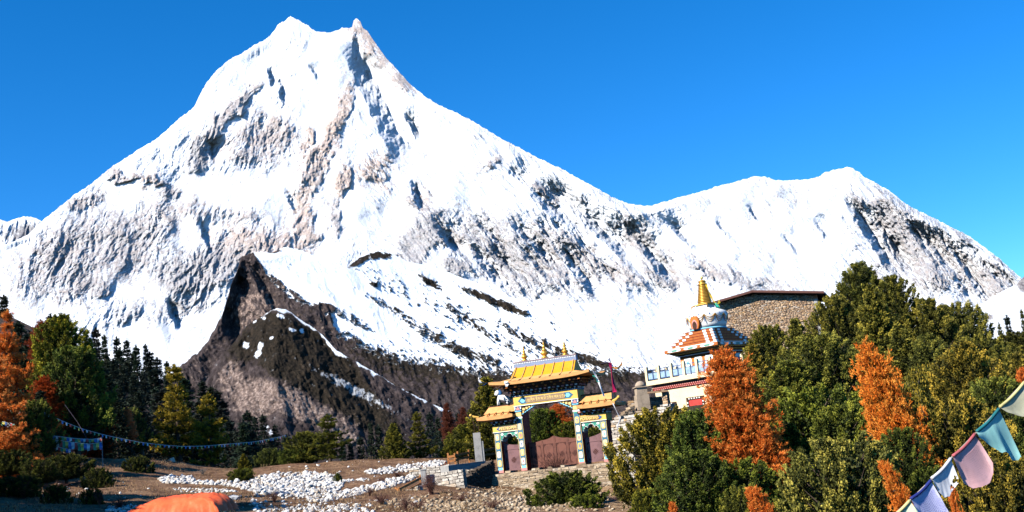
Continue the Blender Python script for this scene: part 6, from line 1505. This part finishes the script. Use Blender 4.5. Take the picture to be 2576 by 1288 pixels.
# ================================================================== PRAYER FLAGS
FC = [CL_B, CL_W, CL_R, CL_G, CL_Y]
FC5 = [paint("faded blue flag", (.10, .22, .55), .15, 8, .9), paint("faded white flag", (.75, .75, .74), .1, 8, .9), paint("faded red flag", (.60, .12, .10), .15, 8, .9), paint("faded green flag", (.12, .38, .22), .15, 8, .9), paint("faded yellow flag", (.74, .60, .14), .15, 8, .9)]
_fm = {}
def flag_mesh(k, w_, h_):
    if (k, w_, h_) in _fm: return _fm[(k, w_, h_)]
    m = MB(); r = random.Random(k * 7 + 1); n = 4; vs = []
    for i in range(n):
        f = i / (n - 1); y = .25 * h_ * f * r.uniform(-.6, 1); z = -h_ * f * r.uniform(.85, 1.05)
        vs += [(-w_ / 2 * (1 - .1 * f), y, z), (w_ / 2 * (1 - .15 * f), y + .1 * h_ * f * r.uniform(-1, 1), z * r.uniform(.85, 1.1))]
    o_ = len(vs); vs += [(x, y + .006, z) for x, y, z in vs]; fs = []
    for i in range(n - 1): a = 2 * i; fs += [(a, a + 2, a + 3, a + 1), (o_ + a, o_ + a + 1, o_ + a + 3, o_ + a + 2), (a, o_ + a, o_ + a + 2, a + 2), (a + 1, a + 3, o_ + a + 3, o_ + a + 1)]
    fs += [(0, 1, o_ + 1, o_), (o_ - 2, 2 * o_ - 2, 2 * o_ - 1, o_ - 1)]
    o = m.add(vs, fs).build("flag", FC5[k % 5]); me = o.data; bpy.data.objects.remove(o); _fm[(k, w_, h_)] = me; return me
def flag_string(pts, n, w_, h_, label, group):
    """pts: (picture x, picture y, distance) along the cord"""
    q = np.array([P(*map(float, p)) for p in pts]); o0 = q[0]; e = empty("prayer_flag_string", tuple(o0), 0, label, "prayer flags", group)
    tl = np.r_[0, np.cumsum(np.linalg.norm(np.diff(q, axis=0), axis=1))]; ev = lambda s_: np.array([np.interp(s_, tl, q[:, i]) for i in range(3)]) - o0
    MB().tube([ev(tl[-1] * i / 40) for i in range(41)], .018, 4).build("cord", CL_W, e)
    for i in range(n):
        a = ev(tl[-1] * (i + .5) / n); b = ev(tl[-1] * (i + .6) / n); d = b - a
        o = bpy.data.objects.new("flag", flag_mesh(i % 5 + 5 * (i % 2), w_, h_)); COL.objects.link(o); o.parent = e; o.location = a; o.rotation_euler = (0, 0, math.atan2(d[1], d[0]))
    return e
SG = "strings of prayer flags on the left"
flag_string([(108, 1036, 84), (150, 1056, 86), (202, 1077, 88), (250, 1091, 90), (294, 1101, 92), (350, 1112, 94), (404, 1119, 96), (460, 1123, 98), (510, 1122, 100), (551, 1119, 102), (600, 1115, 105), (643, 1111, 108), (690, 1102, 112), (720, 1094, 116)], 76, .17, .20, "long sagging prayer flag string crossing the dark valley", SG)
flag_string([(-20, 1024, 82), (20, 1031, 82), (50, 1037, 82)], 12, .17, .22, "topmost short prayer flag string at the left edge", SG)
flag_string([(-20, 1041, 82), (20, 1049, 82), (48, 1055, 82)], 11, .17, .22, "middle short prayer flag string at the left edge", SG)
flag_string([(-20, 1055, 82), (20, 1063, 82), (50, 1071, 82)], 11, .19, .30, "lowest short prayer flag string at the left edge", SG)
flag_string([(133, 1096, 80), (190, 1103, 80), (230, 1105, 80), (257, 1102, 80)], 18, .17, .22, "upper prayer flag string hung behind the thin pole", SG)
flag_string([(133, 1105, 80), (180, 1112, 80), (225, 1117, 80), (257, 1112, 80)], 16, .21, .46, "large flagged prayer string in the middle behind the thin pole", SG)
flag_string([(133, 1120, 80), (160, 1128, 80), (185, 1130, 80)], 8, .17, .24, "lower short prayer flag string behind the thin pole", SG)
def pole(x0, y0, x1, y1, d, r_, lb):
    tag(MB().tube([Wp(x0, y0, d), Wp((x0 + x1) / 2, (y0 + y1) / 2, d), Wp(x1, y1, d)], [r_, r_ * .9, r_ * .7], 6).build("flag_pole", paint("grey weathered pole", (.30, .28, .26), .2)), lb, "pole")
pole(48, 1130, 53, 1022, 82, .05, "pale pole holding the short strings at the left edge"); pole(260, 1215, 256, 1100, 80, .035, "thin grey pole ending the hung strings on the left")
tag(MB().tube([Wp(163, 1018, 84), Wp(195, 1062, 83), Wp(225, 1114, 81)], .014, 4).build("guy_rope", CL_K), "slanting pale rope above the hung prayer strings on the left", "rope")
tag(MB().tube([Wp(1318, 1125, 95), Wp(1316, 1085, 95), Wp(1314, 1060, 95)], .03, 5).build("flag_pole", WHITE), "thin white pole seen through the arch", "pole")

# ---- the near string at the lower right
def cloth(name, c, fade, var):
    s = NT(name); n = s.noise(s.coord(), 14, 6, .6); n2 = s.noise(s.coord('Object', (60, 60, 60)), 6, 2)
    s.color(s.ramp(n, [(.32, fade), (.5, c), (.7, tuple(min(1, v * 1.1) for v in c))])); s.b.inputs['Roughness'].default_value = .85
    tr = s.n("ShaderNodeBsdfTranslucent"); tr.inputs[0].default_value = (*c, 1); mx = s.n("ShaderNodeMixShader"); mx.inputs[0].default_value = .3
    s.l(s.b.outputs[0], mx.inputs[1]); s.l(tr.outputs[0], mx.inputs[2]); s.l(mx.outputs[0], s.t.nodes["Material Output"].inputs[0]); s.bump(n2, .15, .002); return s.m
ND = 8.0
cordp = [(2150, 1400, 7.7), (2230, 1312, 7.8), (2289, 1258, 7.9), (2342, 1207, 8.0), (2393, 1151, 8.1), (2455, 1089, 8.2), (2513, 1027, 8.3), (2575, 962, 8.4), (2680, 850, 8.6)]
near = empty("prayer_flag_string", Wp(2393, 1151, 8.1), 0, "near string of large faded prayer flags hanging across the lower right corner", "prayer flags"); n0 = Vector(Wp(2393, 1151, 8.1))
MB().tube([Vector(Wp(*p)) - n0 for p in cordp], .006, 6).build("cord", paint("grey hemp cord", (.35, .30, .25), .2), near)
def near_flag(tl, tr, bot, mat, label, dl, dr, seed, hem, holes=(), curl=.05, text=False):
    """cloth hung from tl to tr on the cord; bot: picture points along its lower edge from left to right"""
    r = np.random.RandomState(seed); nu, nv = 34, 34
    u = np.linspace(0, 1, nu); v = np.linspace(0, 1, nv)
    bp = np.array(bot, float); bl_ = np.r_[0, np.cumsum(np.hypot(*np.diff(bp, axis=0).T))]; bl_ /= bl_[-1]
    bx = np.interp(u, bl_, bp[:, 0]); by = np.interp(u, bl_, bp[:, 1])
    by = by + 2.2 * pn(u * 9, u * 0 + seed, seed) + 1.2 * pn(u * 22, u * 0, seed + 1)
    tx = tl[0] + (tr[0] - tl[0]) * u; ty = tl[1] + (tr[1] - tl[1]) * u + 5 * np.sin(u * np.pi)
    Xp = tx[None] * (1 - v[:, None]) + bx[None] * v[:, None]; Yp = ty[None] * (1 - v[:, None]) + by[None] * v[:, None]
    dp = (dl + (dr - dl) * u)[None] - CURL * curl * np.sin(v[:, None] * np.pi * .9 + u[None] * 2.2 + seed) * v[:, None] - .012 * np.cos(u[None] * 9 + seed) * v[:, None] - .05 * v[:, None]
    V = P(Xp, Yp, dp) - np.array(n0); nvt = nu * nv
    nrm = _f * -1
    V2 = np.concatenate([V.reshape(-1, 3), V.reshape(-1, 3) + _f * .0015])
    F = grid_faces(nv, nu); keep = np.ones(len(F), bool)
    for (hx, hy, hr) in holes:
        c = V.reshape(-1, 3)[F].mean(1); h = np.array(Wp(hx, hy, (dl + dr) / 2)) - np.array(n0); pxm = (c - h) @ _r, (c - h) @ _u
        ang = np.arctan2(pxm[1], pxm[0]); keep &= np.hypot(*pxm) > hr * ND / FPX * (1 + .35 * np.sin(ang * 3 + seed) + .2 * np.sin(ang * 5))
    Fk = F[keep]; F2 = np.concatenate([Fk, Fk[:, ::-1] + nvt])
    o = mesh_np("flag", V2, F2, mat, True, near); o["label"] = label
    hv = []                                       # folded hem round the cord
    for i in range(0, nu, 3): hv.append(Vector(P(tx[i], ty[i] - 1, (dl + (dr - dl) * u[i]) - .006)) - n0)
    MB().tube(hv, .011, 6).build("hem", hem, o, True)
    if text:
        m_ = MB(); rr2 = random.Random(4)
        for row in range(15):
            vv = .18 + row * .047; j = min(nv - 1, int(vv * nv)); x = .30
            while x < .86:
                L = rr2.uniform(.02, .06); i0 = min(nu - 2, x) ; 
                def at_(a, b): 
                    ii = a * (nu - 1); i_ = int(ii); f = ii - i_; jj = b * (nv - 1); j_ = min(int(jj), nv - 2); g = jj - j_
                    q = (V[j_, i_] * (1 - f) + V[j_, min(i_ + 1, nu - 1)] * f) * (1 - g) + (V[j_ + 1, i_] * (1 - f) + V[j_ + 1, min(i_ + 1, nu - 1)] * f) * g
                    return q - _f * .0022
                a0, a1, a2, a3 = at_(x, vv), at_(min(x + L, .9), vv), at_(min(x + L, .9), vv + .016 + .01 * rr2.random()), at_(x, vv + .016)
                m_.add([a0, a1, a2, a3], [(0, 1, 2, 3)]); x += L + .012
        m_.build("printed_text", paint("faded print", tuple(.62 * c for c in mat.diffuse_color[:3]) if False else ((.30, .31, .58) if seed == 4 else (.73, .42, .42)), .2), o)
    return o
c_teal = cloth("faded teal cotton", (.36, .70, .64), (.30, .62, .57), .1); c_pink = cloth("faded pink cotton", (.78, .46, .46), (.70, .38, .38), .1); c_white = cloth("worn white cotton", (.74, .74, .75), (.66, .66, .68), .1)
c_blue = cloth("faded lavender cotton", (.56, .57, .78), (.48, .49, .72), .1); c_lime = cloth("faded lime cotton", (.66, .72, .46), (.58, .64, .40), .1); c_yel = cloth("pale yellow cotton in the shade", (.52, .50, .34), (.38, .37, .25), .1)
h_teal = paint("deep teal hem", (.02, .16, .17), .2); h_pink = paint("rose hem", (.42, .10, .11), .2); h_white = paint("grey white hem", (.55, .53, .54), .2); h_blue = paint("navy hem", (.02, .03, .16), .2); h_yel = paint("straw hem", (.55, .48, .20), .2)
CURL = .3
near_flag((2456, 1086), (2512, 1029), [(2462, 1100), (2490, 1120), (2520, 1139), (2532, 1135), (2544, 1157), (2560, 1158), (2568, 1148)], c_teal, "teal flag twisted along its right edge", 8.2, 8.3, 1, h_teal, curl=.07)
near_flag((2396, 1148), (2452, 1092), [(2412, 1189), (2424, 1216), (2444, 1228), (2468, 1226), (2490, 1214), (2498, 1190), (2497, 1165)], c_pink, "pink flag with a rounded lower edge", 8.1, 8.2, 2, h_pink, curl=.05, text=True)
near_flag((2343, 1204), (2391, 1154), [(2352, 1222), (2362, 1240), (2376, 1251), (2388, 1249), (2395, 1232), (2405, 1222), (2414, 1212)], c_white, "white flag torn with holes", 8.0, 8.1, 3, h_white, holes=[(2402, 1207, 7.5), (2391, 1224, 4.5), (2407, 1222, 3)], curl=.04)
near_flag((2291, 1255), (2341, 1209), [(2312, 1300), (2335, 1345), (2370, 1340), (2388, 1310), (2386, 1288), (2372, 1262)], c_blue, "lavender blue flag with printed lines of text", 7.9, 8.0, 4, h_blue, curl=.05, text=True)
near_flag((2232, 1308), (2288, 1260), [(2250, 1350), (2290, 1370), (2330, 1345), (2322, 1310), (2306, 1284)], c_lime, "lime green flag at the bottom edge", 7.8, 7.9, 5, h_yel, curl=.04)
near_flag((2514, 1025), (2576, 962), [(2530, 1036), (2560, 1046), (2600, 1050), (2640, 1030), (2660, 990)], c_yel, "pale yellow flag cut off by the right edge", 8.3, 8.4, 6, h_yel, curl=-.10)
